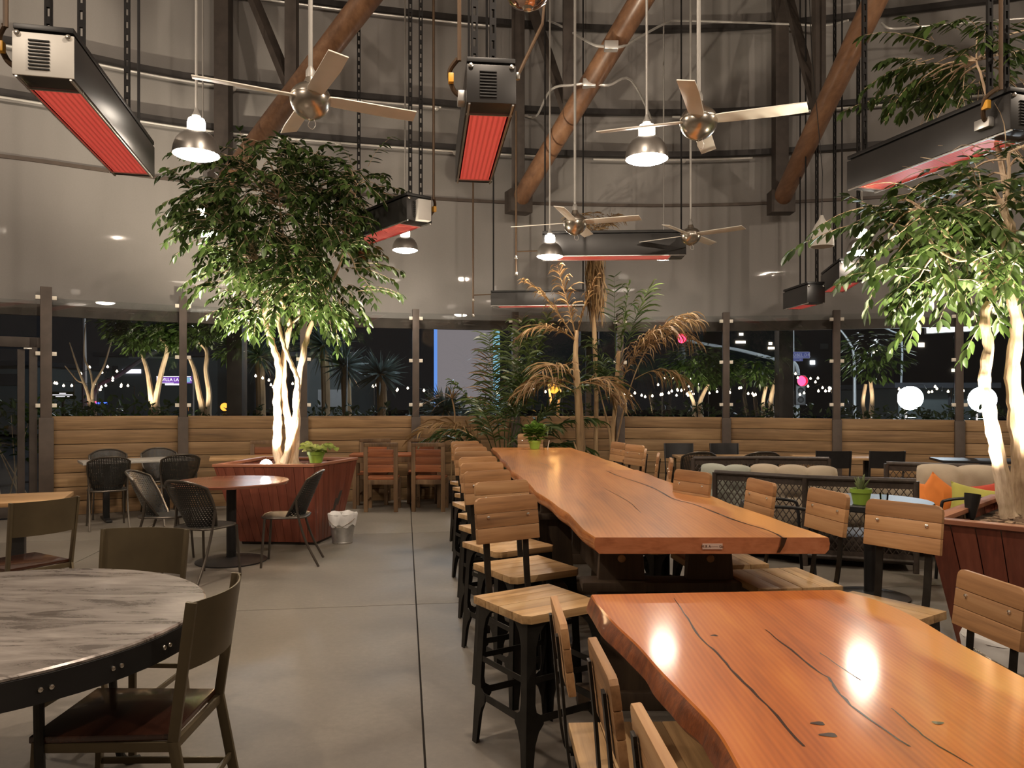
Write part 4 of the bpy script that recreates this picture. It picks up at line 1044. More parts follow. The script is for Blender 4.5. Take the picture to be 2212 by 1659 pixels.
# ------------------------------------------------------------------ leaves
LEAF_V = np.array([(0, 0, 0), (.13, .18, .035), (.20, .45, .05), (.13, .75, .03), (0, 1.0, -.04), (-.13, .75, .03), (-.20, .45, .05), (-.13, .18, .035), (0, .45, 0)], float)
LEAF_F = [(0, 1, 2, 8), (8, 2, 3, 4), (0, 8, 6, 7), (8, 4, 5, 6)]
def leaf_frames(specs):
    """specs: list of (pos, dir, up, size)"""
    Ms = []
    for p, d, u, s in specs:
        d = d.normalized(); x = d.cross(u)
        x = x.normalized() if x.length > 1e-5 else d.orthogonal().normalized()
        z = x.cross(d); Ms.append(Matrix(((x.x * s, d.x * s, z.x * s, p.x), (x.y * s, d.y * s, z.y * s, p.y), (x.z * s, d.z * s, z.z * s, p.z), (0, 0, 0, 1))))
    return Ms
def leaf_mass(name, Ms, m_, parent, V=LEAF_V, Fc=LEAF_F):
    A = np.array([[list(r) for r in mm] for mm in Ms])
    P = np.einsum('nij,kj->nki', A[:, :3, :3], V) + A[:, None, :3, 3]
    n, k = P.shape[:2]; me = bpy.data.meshes.new(name)
    fs = (np.array(Fc)[None] + (np.arange(n) * k)[:, None, None]).reshape(-1, 4)
    me.from_pydata(P.reshape(-1, 3).tolist(), [], fs.tolist()); me.materials.append(m_)
    me.polygons.foreach_set('use_smooth', [True] * len(me.polygons))
    o = link_mesh(name, me, parent); o['kind'] = 'stuff'; return o
def leaf_meshes(mats, V=LEAF_V, Fc=LEAF_F):
    out = []
    for m_ in mats:
        me = bpy.data.meshes.new('leaf'); me.from_pydata(V.tolist(), [], Fc); me.materials.append(m_)
        me.polygons.foreach_set('use_smooth', [True] * len(me.polygons)); out.append(me)
    return out

def ficus(label, org, trunks, blobs, nspray, lsize, seed, twigs=(), keepout=None, nparts=300):
    """trunks: list of (points, r0, r1); blobs: (centre, radii, weight)"""
    rnd = random.Random(seed); O = Vector(org)
    root = thing('ficus_tree', label, 'tree', org)
    tips = []
    for pts, r0, r1 in trunks:
        P = cr([p - O for p in pts], 6); n = len(P); P = [p + Vector((rnd.uniform(-.006, .006), rnd.uniform(-.006, .006), 0)) for p in P]
        q = MB(); q.tube(P, [(r0 + (r1 - r0) * i / (n - 1)) * (1.35 if i < 2 else 1 + .08 * math.sin(i * 1.9)) for i in range(n)], 10); q.build('trunk', M['trunk'], root)
        tips += P[int(n * .45):]
    specs = []; bq = MB(); tot = sum(b[2] for b in blobs)
    for c, rad, wgt in blobs:
        c = Vector(c) - O
        for _ in range(round(nspray * wgt / tot)):
            while True:
                v = Vector((rnd.uniform(-1, 1), rnd.uniform(-1, 1), rnd.uniform(-1, 1)))
                if .25 < v.length < 1: break
            v *= (v.length ** -.35)
            if v.length > 1: v.normalize()
            s = Vector((c.x + v.x * rad[0], c.y + v.y * rad[1], c.z + v.z * rad[2]))
            if keepout and keepout(s + O): continue
            d = Vector((v.x * .8 + rnd.uniform(-.4, .4), v.y * .8 + rnd.uniform(-.4, .4), v.z * .45 + rnd.uniform(-.25, .35)))
            d = d.normalized() if d.length > .05 else Vector((1, 0, 0))
            L = rnd.uniform(.25, .48) * lsize / .1; K = 8; P = [s]
            for i in range(K):
                d = (d + Vector((0, 0, -.10)) + Vector((rnd.uniform(-.1, .1), rnd.uniform(-.1, .1), rnd.uniform(-.08, .08)))).normalized(); P.append(P[-1] + d * L / K)
            bq.tube(P[::2], [.004, .0035, .003, .002, .0015], 4, cap=False)
            if rnd.random() < .22:
                t = min(tips, key=lambda q_: (q_ - s).length); mid = (t + s) / 2 + Vector((0, 0, .05)); bq.tube(cr([t, mid, s], 3), [.009, .008, .008, .007, .006, .005, .004], 5, cap=False)
            for i in range(1, K + 1):
                dd = (P[i] - P[i - 1]).normalized(); side = dd.cross(Vector((0, 0, 1)))
                side = side.normalized() if side.length > .01 else Vector((1, 0, 0))
                for sg in (-1, 1) if i < K else (-1, 0, 1):
                    ld = dd * .55 + side * sg * rnd.uniform(.5, .9) + Vector((0, 0, -rnd.uniform(.15, .75)))
                    up = Vector((rnd.uniform(-.35, .35), rnd.uniform(-.35, .35), 1))
                    pos = P[i] + Vector((rnd.uniform(-.01, .01),) * 3)
                    if keepout and keepout(pos + O): continue
                    specs.append((pos, ld, up, lsize * rnd.uniform(.7, 1.2)))
    bq.build('twigs', M['trunk'], root)['kind'] = 'stuff'
    Ms = leaf_frames(specs)
    order = sorted(range(len(Ms)), key=lambda i: specs[i][0].y + rnd.uniform(0, .25))
    vis = [i for i in order if abs((specs[i][0].x + O.x) / (specs[i][0].y + O.y)) < .66]
    near = set(vis[:nparts])
    lm = leaf_meshes([M['leaf'], M['leaf2'], M['leaf'], M['leaf2']])
    for i in near:
        o = link_mesh('leaf', lm[i % 4], root); o.matrix_local = Ms[i]
    leaf_mass('foliage', [Ms[i] for i in order if i not in near and i % 3], M['leaf'], root)
    leaf_mass('foliage', [Ms[i] for i in order if i not in near and not i % 3], M['leaf2'], root)
    return root

def PX(pts, Y): return [W(x, y, Y + (dy[0] if dy else 0)) for x, y, *dy in pts]
TA = [(PX([(606, 1008), (598, 965), (601, 905), (597, 860), (602, 795), (588, 742), (573, 690), (575, 640), (565, 575)], 8.5), .052, .022),
      (PX([(620, 1008), (626, 935), (616, 870), (612, 800), (618, 742), (626, 700), (612, 650), (632, 590)], 8.6), .048, .02),
      (PX([(634, 1008), (641, 930), (641, 850), (655, 765), (668, 715), (692, 650), (700, 600)], 8.55), .045, .02),
      (PX([(612, 1000), (632, 930), (643, 850), (640, 812), (622, 770), (605, 715), (600, 670)], 8.42), .034, .018),
      (PX([(575, 690), (600, 655), (640, 600), (650, 540)], 8.5), .02, .009), (PX([(612, 655), (580, 600), (545, 540)], 8.6), .018, .008),
      (PX([(690, 655), (640, 690), (622, 712)], 8.5), .014, .012), (PX([(692, 650), (735, 570), (760, 480), (770, 400)], 8.5), .018, .007), (PX([(632, 590), (610, 500), (600, 400)], 8.6), .016, .006)]
def blob(px, py, Y, rx, ry, rz, w): return (W(px, py, Y), (rx, ry, rz), w)
ficus('large leafy ficus tree with floodlit twisting trunks growing in the planter behind the round table', (-2.5, 8.5, .74), TA,
      [blob(600, 470, 8.5, .88, .75, .55, 46), blob(560, 590, 8.4, .48, .6, .28, 17), blob(690, 600, 8.4, .50, .6, .32, 18), blob(560, 395, 8.5, .55, .6, .32, 15), blob(770, 400, 8.6, .30, .4, .26, 10), blob(590, 330, 8.6, .26, .4, .14, 4), blob(445, 440, 8.4, .26, .4, .14, 5), blob(620, 660, 8.3, .5, .4, .1, 6)],
      540, .112, 11, keepout=lambda p: 3.34 < p.z < 3.82 and abs((p.x + .99) * .787 + (p.y - 8.2) * .617) < .26 and -.25 < (p.y - 8.2) * .787 - (p.x + .99) * .617 < 1.75)
def keep(p):
    """clear of the big slanting heater and the space in front of it, of the pendant and the aisle"""
    if p.y < .5: return True
    px = 1106 + F * p.x / p.y; py = 865 - F * (p.z - EYE) / p.y
    yl = 410 - (px - 1870) * (410 - 285) / 330
    if 1850 < px < 2330 and yl - 125 < py < yl + 8 and p.y < 6.95: return True
    return (2.85 < p.x < 3.8 and 5.0 < p.y < 7.0 and 3.25 < p.z < 3.74)
TB = [(PX([(2178, 1130), (2166, 1040), (2150, 960), (2136, 880), (2127, 820), (2135, 740), (2128, 680), (2142, 620), (2095, 560), (2040, 500), (1990, 450)], 5.05), .052, .014),
      (PX([(2205, 1135), (2206, 1000), (2196, 900), (2188, 800), (2197, 700), (2180, 620), (2190, 520), (2160, 430)], 5.15), .066, .022),
      (PX([(2240, 1130), (2238, 960), (2250, 800), (2290, 680), (2330, 560)], 5.2), .055, .02),
      (PX([(2140, 640), (2160, 560), (2175, 450), (2180, 330)], 5.2), .022, .01), (PX([(2095, 560), (2060, 560), (2000, 520)], 5.05), .010, .005),
      (PX([(2190, 520), (2140, 250), (2110, 130)], 5.5, ), .02, .006)]
ficus('second ficus tree with pale leaves, its floodlit trunks rising beside the beige cushions', (3.3, 5.05, .74), TB,
      [blob(2090, 470, 5.2, .62, .5, .26, 26), blob(2160, 560, 5.1, .48, .5, .24, 18), blob(1940, 460, 5.2, .26, .35, .12, 8), blob(2060, 590, 5.0, .26, .3, .1, 5), blob(2150, 370, 5.6, .5, .4, .22, 12), blob(2110, 130, 6.1, .50, .4, .26, 26), blob(1985, 215, 7.2, .26, .2, .12, 5), blob(2260, 420, 5.2, .5, .6, .6, 20)],
      290, .112, 23, keepout=keep)
# uplights standing in the planters
def uplight(label, loc, tgt, w, size=R(60)):
    root = thing('uplight', label, 'spotlight', loc)
    d = (Vector(tgt) - Vector(loc)).normalized(); Mx = d.to_track_quat('Z', 'Y').to_matrix()
    sc_ = .72 if 'dark' in label else 1
    q = MB(); q.lathe([(.032 * sc_, -.10), (.045 * sc_, -.06), (.062 * sc_, .02), (.066 * sc_, .06), (.060 * sc_, .06), (.05 * sc_, .02), (.02, .0)], 18, (0, 0, .11), Mx); q.build('canister', M['black'], root)
    q = MB(); q.lathe([(.058 * sc_, .055), (.03 * sc_, .061), (.002, .063)], 18, (0, 0, .11), Mx); q.build('lens', M['white_glow'] if 'dark' in label else M['lens'], root)
    if 'glaring' in label:
      q = MB(); q.lathe([(.002, -.066)] + [(.066 * math.cos(R(a)), .066 * math.sin(R(a))) for a in range(-70, 90, 20)] + [(.002, .066)], 14, Vector((0, 0, .11)) + d * .055); q.build('bulb', M['flood_warm'], root)  # glowing ball added on the canister to imitate the lamp's glare
    q = MB(); q.tube([(0, 0, -.02), (0, 0, .06)], .012, 8); q.build('stake', M['black'], root)
    p = Vector(loc) + Vector((0, 0, .11)) + d * (.15 if 'glaring' in label else .085)
    light('uplight_beam', 'SPOT', p, w, (1.0, .86, .66), Vector(p) + d, spot_size=size, spot_blend=.6, shadow_soft_size=.09)
uplight('glaring uplight at the foot of the first leafy tree', (-2.60, 8.10, .65), (-2.50, 8.5, 2.0), UP_W, R(115))
uplight('dark canister uplight at the rim of the second planter', (2.93, 4.90, .735), (3.20, 5.08, 2.4), UP_W * .55, R(80))
light('uplight_beam', 'SPOT', (3.55, 4.75, .85), UP_W * .5, (1.0, .86, .66), (3.45, 5.1, 3.0), spot_size=R(85), spot_blend=.6, shadow_soft_size=.05)  # extra spot without a canister, added to brighten the second tree

# ------------------------------------------------------------------ palms
def frond(parent, base, d, L, droop, n, ll, m_, ribm=None, rnd=random, w=.014, hang=.35, start=.25, vee=.9, r=.010, name='frond', curl=1.0):
    """one feather frond with its rachis and leaflets"""
    d = Vector(d).normalized(); P = [Vector(base)]; K = 16; n = round(n * 1.6); dry = m_ is M['frond_dry']; w *= .95 if dry else 1.15; ll *= 1.4 if dry else 1.1; hang *= .72 if dry else .9
    for i in range(K):
        d = (d + Vector((0, 0, -droop / K * (.4 + 1.6 * i / K)))).normalized(); P.append(P[-1] + d * L / K)
    q = MB(); q.tube(P, [r * (1 - .85 * i / K) for i in range(K + 1)], 6); 
    q.mi = 1
    for k in range(n):
        t = start + (1 - start) * k / (n - 1) if n > 1 else .5; x = t * K; i = min(int(x), K - 1); p = P[i].lerp(P[i + 1], x - i); dd = (P[i + 1] - P[i]).normalized()
        side = dd.cross(Vector((0, 0, 1))); side = side.normalized() if side.length > .05 else Vector((1, 0, 0))
        up = side.cross(dd)
        for sg in (-1, 1):
            if rnd.random() < .05: continue
            e = (dd * rnd.uniform(.45, .9) + side * sg * vee + up * rnd.uniform(-.05, .35)).normalized()
            l = ll * (1 - .55 * abs(t - .55) / .55) * rnd.uniform(.75, 1.15); pts = [p]
            for j in range(4):
                e = (e + Vector((rnd.uniform(-.12, .12) * curl, rnd.uniform(-.12, .12) * curl, -hang * rnd.uniform(.5, 1.3) * (j * .45 + .3)))).normalized(); pts.append(pts[-1] + e * l / 4)
            wd = e.cross(Vector((rnd.uniform(-1, 1), rnd.uniform(-1, 1), .4))); wd = wd.normalized() if wd.length > .05 else side
            q.ribbon(pts, wd, [w * .6, w, w, w * .7, w * .1])
    return q.build(name, [ribm or m_, m_], parent, smooth=60, recalc=False)

rp = random.Random(5)
root = thing('palm', 'clump of green feather palm fronds behind the far end of the long table', 'palm', (-.12, 10.85, 0))
q = MB(); q.lathe([(.20, 0), (.26, .40), (.28, .42), (.28, .46), (.25, .46), (.24, .42), (.02, .42)], 28); q.build('pot', M['terracotta'], root)
for (dx, dy, dz, L, dr, n, ll, mm) in ((-.42, -.2, 1, 1.6, 1.9, 15, .42, 'frond_dry'), (-.30, .1, 1, 1.55, .9, 17, .32, 'frond'), (-.16, -.3, 1, 1.45, 1.3, 18, .34, 'frond'), (.10, .1, 1, 2.3, .25, 26, .50, 'frond'), (.16, -.1, 1, 2.2, .55, 26, .46, 'frond'),
                                       (.42, -.2, 1, 1.75, 1.0, 20, .50, 'frond'), (.62, -.1, 1, 1.55, 1.2, 18, .46, 'frond'), (.02, .2, 1, 2.1, .3, 24, .5, 'frond'), (-.10, .25, 1, 1.9, .5, 16, .36, 'frond_dry'), (.30, -.35, 1, 1.3, 1.5, 16, .4, 'frond'), (-.62, .0, .9, 1.35, 1.5, 14, .38, 'frond'), (.22, .1, 1, 2.4, .35, 28, .48, 'frond'), (-.08, -.15, 1, 2.0, .35, 24, .42, 'frond'), (.5, .1, 1, 2.0, .8, 22, .5, 'frond'), (.75, -.15, .9, 1.3, 1.3, 16, .46, 'frond'), (-.45, -.1, 1, 1.2, 1.6, 15, .42, 'frond')):
    frond(root, (dx * .12, dy * .1, .42), (dx, dy, dz), L, dr, n, ll, M[mm], rnd=rp, w=.012, hang=.32, start=.38)

root = thing('palm', 'single-trunk palm with brown drooping fronds, its pale trunk behind the table end', 'palm', (.93, 10.42, 0))
q = MB(); q.lathe([(.17, 0), (.22, .34), (.24, .36), (.24, .39), (.21, .39), (.20, .36), (.02, .36)], 24); q.build('pot', M['terracotta'], root)
P = cr([(0, 0, .34), (.00, 0, .9), (-.03, 0, 1.5), (-.07, 0, 2.05), (-.05, 0, 2.45)], 5); q = MB(); q.tube(P, [.072 - .052 * (i / (len(P) - 1)) ** 1.3 + .004 * (i % 2) for i in range(len(P))], 12)
q.tube(cr([(-.10, -.07, .95), (-.02, -.09, .7), (.08, -.10, .40)], 4), [.004, .012, .014, .015, .016, .016, .016, .016, .014], 6); q.build('trunk', M['palm_trunk'], root)
for (bz, dx, dy, dz, L, dr, n, ll) in ((1.7, -.9, -.3, .45, .85, 1.2, 15, .40), (1.7, .8, -.4, .45, .8, 1.6, 15, .42), (1.75, -.5, -.5, .7, .8, 1.5, 14, .36), (1.72, .9, .2, .2, .7, 1.5, 13, .36), (2.3, -.6, 0, 1, 1.05, .5, 16, .34), (2.35, -.25, -.1, 1, 1.0, .2, 16, .30), (2.35, .25, 0, 1, .85, .5, 14, .28), (1.6, -.7, .3, .5, .8, 1.4, 13, .38), (2.3, -.85, -.2, .7, .8, 1.3, 14, .34)):
    frond(root, (-.06, 0, bz), (dx, dy, dz), L, dr, n, ll, M['frond_dry'], rnd=rp, w=.010, hang=.42, start=.2, r=.013)

root = thing('palm', 'tall palm with a shaggy hanging skirt of dead fronds beneath the broadside heater', 'palm', (1.235, 11.45, 0))
q = MB(); q.lathe([(.17, 0), (.22, .34), (.24, .36), (.24, .39), (.21, .39), (.20, .36), (.02, .36)], 24); q.build('pot', M['terracotta'], root)
q = MB(); q.tube(cr([(0, 0, .34), (.02, 0, 1.6), (-.02, 0, 2.9), (.0, 0, 3.9)], 5), [.035] * 16, 10); q.build('trunk', M['palm_trunk'], root)
q = MB()
for k in range(420):
    a = rp.uniform(0, 2 * math.pi); r_ = rp.uniform(.03, .15); z = rp.uniform(3.0, 3.95); L = rp.uniform(.25, .52); p = Vector((r_ * math.cos(a), r_ * math.sin(a), z)); pts = [p]
    for j in range(4): p = p + Vector((rp.uniform(-.03, .035), rp.uniform(-.03, .03), -L / 4)); pts.append(p)
    q.ribbon(pts, Vector((math.cos(a + 1.2), math.sin(a + 1.2), 0)), [.007, .010, .009, .006, .001])
o = q.build('dead_skirt', M['frond_dry'], root, recalc=False); o['kind'] = 'stuff'
for k in range(7):
    a = R(k * 52); frond(root, (0, 0, 3.9), (math.cos(a) * .6, math.sin(a) * .6, 1), .55, 1.2, 9, .22, M['frond_dry'], rnd=rp, w=.007, hang=.4, start=.2, r=.008)

root = thing('palm', 'thin multi-stemmed palm with curling dry fronds reaching over the red traffic light', 'palm', (1.44, 10.9, 0))
q = MB(); q.lathe([(.17, 0), (.22, .34), (.24, .36), (.24, .39), (.21, .39), (.20, .36), (.02, .36)], 24); q.build('pot', M['terracotta'], root)
q = MB(); q.tube(cr([(0, 0, .34), (-.02, 0, .9), (.03, 0, 1.5), (.07, 0, 2.2)], 5), [.038] * 6 + [.03] * 10, 10); q.build('stem', M['palm_trunk'], root)
q = MB(); q.tube(cr([(-.03, 0, .34), (-.06, -.05, 1.0), (-.20, -.1, 1.6), (-.30, -.1, 2.0)], 5), [.016] * 8 + [.010] * 8, 8); q.build('stem', M['palm_trunk'], root)
q = MB(); q.tube(cr([(.02, 0, .8), (.16, .05, 1.4), (.32, .05, 1.9), (.50, .0, 2.3)], 5), [.014] * 8 + [.008] * 8, 8); q.build('stem', M['palm_trunk'], root)
for (bx, bz, dx, dy, dz, L, dr, n, ll, mm, hg) in ((.06, 1.9, .12, 0, 1, 1.25, .1, 16, .26, 'frond', .3), (.05, 1.7, .55, 0, 1, 1.5, .9, 22, .46, 'frond_dry', .6), (.10, 2.0, .75, -.2, 1, 1.25, 1.0, 20, .46, 'frond_dry', .7), (.40, 2.1, .6, .1, .9, .9, 1.6, 16, .42, 'frond_dry', .7),
        (.05, 1.5, -.3, .2, 1, 1.0, .5, 16, .36, 'frond', .4), (.02, 1.6, -.55, -.1, 1, .8, .9, 14, .36, 'frond', .4), (.08, 2.0, .35, .2, 1, 1.25, .3, 18, .40, 'frond', .3), (.06, 1.6, .30, -.2, 1, 1.0, .9, 16, .40, 'frond_dry', .6), (.30, 1.8, .9, 0, .6, .75, 1.3, 14, .44, 'frond_dry', .8), (.03, 2.1, -.02, 0, 1, 1.15, .0, 8, .2, 'frond', .1), (.02, 1.3, -.2, -.3, 1, .8, .6, 14, .34, 'frond', .4)):
    frond(root, (bx, 0, bz), (dx, dy, dz), L, dr, n, ll, M[mm], rnd=rp, w=.010, hang=hg, start=.25, r=.009, curl=2.0)

root = thing('cordyline', 'wispy brown spiky plant leaning over the reclaimed chairs toward the glass', 'plant', (-.90, 11.34, 0))
q = MB(); q.lathe([(.13, 0), (.17, .28), (.18, .30), (.15, .30), (.02, .27)], 20); q.build('pot', M['terracotta'], root)
q = MB(); q.tube(cr([(0, 0, .27), (.02, 0, .8), (.06, -.02, 1.25), (.02, -.04, 1.52)], 5), .012, 8); q.build('stem', M['palm_trunk'], root)
for k in range(26):
    a = rp.uniform(0, 2 * math.pi); p = Vector((.02, -.04, 1.52)); e = Vector((math.cos(a) * 1.2 - .55, math.sin(a) * .6, rp.uniform(.1, 1.2))).normalized(); pts = [p]; L = rp.uniform(.35, .75)
    for j in range(7): e = (e + Vector((0, 0, -.2))).normalized(); pts.append(pts[-1] + e * L / 7)
    q = MB(); q.ribbon(pts, e.cross(Vector((0, 0, 1))).normalized() if abs(e.z) < .95 else Vector((1, 0, 0)), [.006, .011, .011, .010, .008, .006, .003, .001]); q.build('blade_leaf', M['frond_dry'], root, recalc=False)

# ------------------------------------------------------------------ small potted plants
PV = np.array([(0, 0, 0), (.24, .0, .03), (.40, .3, .05), (.26, .72, .02), (0, 1.0, -.05), (-.26, .72, .02), (-.40, .3, .05), (-.24, .0, .03), (0, .4, 0)], float)
def pot(root, r0, r1, h, m_, rim=True):
    q = MB(); q.lathe([(r0, 0), (r1, h * .72), (r1 * 1.10, h * .74), (r1 * 1.12, h), (r1 * .98, h), (r1 * .95, h * .8), (.01, h * .8)], 26); q.build('pot', m_, root)
root = thing('potted_plant', 'bushy green basil in a lime pot at the far end of the long table', 'plant', (.28, 9.45, .906))
pot(root, .055, .072, .105, M['green_pot'])
specs = []
for k in range(420):
    v = Vector((rp.gauss(0, 1), rp.gauss(0, 1), rp.gauss(0, 1))).normalized() * rp.uniform(.35, 1); p = Vector((v.x * .125, v.y * .125, .20 + v.z * .11)); specs.append((p, Vector((v.x, v.y, v.z * .5 + .2)), Vector((rp.uniform(-.5, .5), rp.uniform(-.5, .5), 1)), .055))
Ms = leaf_frames(specs); lm = leaf_meshes([M['leaf_basil']], PV)[0]
for i in range(120): o = link_mesh('leaf', lm, root); o.matrix_local = Ms[i]
leaf_mass('foliage', Ms[120:], M['leaf_basil'], root, PV)
q = MB()
for k in range(7): a = R(51 * k); q.tube([(0, 0, .08), (.06 * math.cos(a), .06 * math.sin(a), .2)], .003, 5)
q.build('stems', M['leaf_basil'], root)

root = thing('potted_plant', 'yellow-green trailing pothos in a lime pot on the rim of the first planter', 'plant', (-2.08, 8.16, .84))
pot(root, .062, .085, .12, M['green_pot'])
lm = leaf_meshes([M['leaf_lime']], PV)[0]; specs = []; q = MB()
for k in range(16):
    a = R(k * 23 + 10); d = Vector((math.cos(a) * .5 + (.15 if k % 3 == 0 else 0), math.sin(a) * .45, 1.1)).normalized(); P = [Vector((0, 0, .09))]; L = rp.uniform(.12, .27)
    for j in range(8): d = (d + Vector((0, 0, -.20))).normalized(); P.append(P[-1] + d * L / 8)
    q.tube(P, .003, 5)
    for j in (3, 4, 5, 6, 7, 8):
        sd = Vector((-math.sin(a), math.cos(a), 0)) * (1 if j % 2 else -1); specs.append((P[j], sd * .7 + d * .5 + Vector((0, -.35, -.35)), Vector((0, -.7, 1)), rp.uniform(.05, .078)))
for mm in leaf_frames(specs): o = link_mesh('leaf', lm, root); o.matrix_local = mm
q.build('stems', M['leaf_lime'], root)

root = thing('potted_plant', 'spiky grey-green aloe in a lime green pot on the round black lounge table', 'plant', (2.55, 5.62, .742))
pot(root, .052, .068, .115, M['green_pot'])
for k in range(18):
    a = R(k * 137); e = Vector((math.cos(a) * rp.uniform(.1, .6), math.sin(a) * rp.uniform(.1, .6), 1)).normalized(); s = Vector((-math.sin(a), math.cos(a), 0)); L = rp.uniform(.09, .16)
    q = MB(); q.tube([Vector((0, 0, .085)) + e * L * t + Vector((0, 0, -.02 * t * t)) for t in (0, .3, .6, .85, 1)], [.008, .009, .007, .004, .0008], 6); q.build('spike_leaf', M['leaf_aloe'], root)
q = MB(); q.lathe([(.062, 0), (.064, .003)], 20); q.build('soil', M['soil'], root, (0, 0, .092))

# drinking glass beside the pot
root = thing('tumbler', 'clear glass tumbler beside the lime green aloe pot', 'glass', (2.69, 5.56, .742))
q = MB(); q.lathe([(.025, 0), (.031, .085), (.028, .085), (.023, .008), (.001, .008)], 20); q.build('glass_body', M['glass'], root)
# reserved stick by the basil
o = MB(); o.bar((0, 0, 0), (.02, 0, .11), .008); o = o.build('menu_stick', M['white_paint'], None, (.43, 9.3, .906)); tag(o, 'thin ivory stick standing on the table beside the basil pot', 'stick')

# ------------------------------------------------------------------ buckets
def bucket(label, loc, r0, r1, h, liner):
    root = thing('bucket', label, 'bucket', loc, group='galvanized waste buckets')
    q = MB(); q.lathe([(r0, .0), (r0 + .004, .012), (r0, .02), (r1, h), (r1 + .010, h + .006), (r1 - .004, h), (r0 - .006, .012), (.002, .012)], 32); q.build('pail', M['galv'], root)
    q = MB(); n = 40; rows = []
    for z, r_ in ((h * .62, r1 * .93), (h * .80, r1 * 1.0), (h * 1.0, r1 * 1.06), (h * 1.05, r1 * 1.02), (h * .98, r1 * .93), (h * .6, r1 * .8)):
        rows.append([Vector(((r_ + .006 * math.sin(k * 2.3)) * math.cos(2 * math.pi * k / n), (r_ + .006 * math.sin(k * 1.7)) * math.sin(2 * math.pi * k / n), z + .018 * math.sin(k * .9) * (1 if z < h * .7 else .4))) for k in range(n)])
    vs = [p for rr in rows for p in rr]; q.add(vs, [(i * n + j, i * n + (j + 1) % n, (i + 1) * n + (j + 1) % n, (i + 1) * n + j) for i in range(5) for j in range(n)])
    q.build('bin_liner', M['liner'], root, recalc=False)
    q = MB(); q.tube(cr([(r1 + .004, 0, h - .02), (r1 * .8, -r1 * .72, h - .06), (0, -r1 * 1.08, h - .12), (-r1 * .8, -r1 * .72, h - .06), (-r1 - .004, 0, h - .02)], 6), .004, 6); q.build('bail_handle', M['bolt'], root)
bucket('galvanized bucket with white liner on the floor beside the first planter', (-1.79, 8.12, 0), .105, .145, .30, True)
bucket('galvanized bucket with white liner beside the second planter, behind the chair back', (2.40, 3.74, 0), .13, .18, .34, True)

# ------------------------------------------------------------------ wicker sofas
def strand_bar(a, b): return MB().bar(a, b, .011, .007)
def sofa(label, pts, z0, z1, depth, side):
    O = Vector((*pts[0], 0)); root = thing('wicker_sofa', label, 'sofa', O, group='dark wicker lattice sofas')
    P = [Vector((*p, 0)) - O for p in pts]
    q = MB(); q.tube([p + Vector((0, 0, z1)) for p in P], .024, 10); q.tube([p + Vector((0, 0, z0)) for p in P], .018, 8)
    for p in P: q.tube([p, p + Vector((0, 0, z1))], .026, 10)
    q.build('frame', M['wicker'], root)
    for a, b in zip(P[:-1], P[1:]):
        d = b - a; L = d.length; d.normalize(); H = z1 - z0; nrm = Vector((-d.y, d.x, 0))
        q = MB(); q.bar(a + Vector((0, 0, z0 + .03)), b + Vector((0, 0, z0 + .03)), .012, .05); q.build('lower_band', M['wicker'], root)
        q = MB(); q.bar(a + Vector((0, 0, z1 - .045)), b + Vector((0, 0, z1 - .045)), .012, .055)
        panel = q.build('lattice_panel', M['wicker'], root)
        sp = .058; slope = 1.45
        for sg in (-1, 1):
            run = H / slope; x = -run
            while x < L:
                x0, x1 = x, x + run
                t0 = max(0, -x0 / run); t1 = min(1, (L - x0) / run)
                if t1 - t0 > .08:
                    za, zb = z0 + H * t0, z0 + H * t1
                    if sg < 0: za, zb = z1 - H * t0, z1 - H * t1
                    A = a + d * (x0 + run * t0) + Vector((0, 0, za)) + nrm * .004 * sg; B_ = a + d * (x0 + run * t1) + Vector((0, 0, zb)) + nrm * .004 * sg
                    strand_bar(A, B_).build('strand', M['wicker'], panel, smooth=0, recalc=False)
                x += sp
        n2 = nrm * side
        q = MB(); s0, s1 = a + n2 * .05, b + n2 * .05; e0, e1 = a + n2 * depth, b + n2 * depth
        q.loft([Vector((p.x, p.y, .06)) for p in (s0, s1, e1, e0)], [Vector((p.x, p.y, .28)) for p in (s0, s1, e1, e0)]); q.build('seat_base', M['wicker'], root, bevel=.01)
    return root
sofa('dark wicker lattice sofa seen from behind, facing away toward the plank wall', [(1.98, 7.50), (2.66, 6.98), (3.50, 6.66)], .10, .80, .62, 1)
sofa('dark wicker lattice sofa facing the viewer, in front of the pale wall table', [(2.19, 9.30), (2.98, 9.36), (3.80, 9.22)], .10, .80, .62, -1)
sofa('dark wicker lattice sofa holding the colourful throw pillows', [(3.92, 8.05), (4.75, 7.65), (5.10, 6.95)], .10, .84, .62, -1)

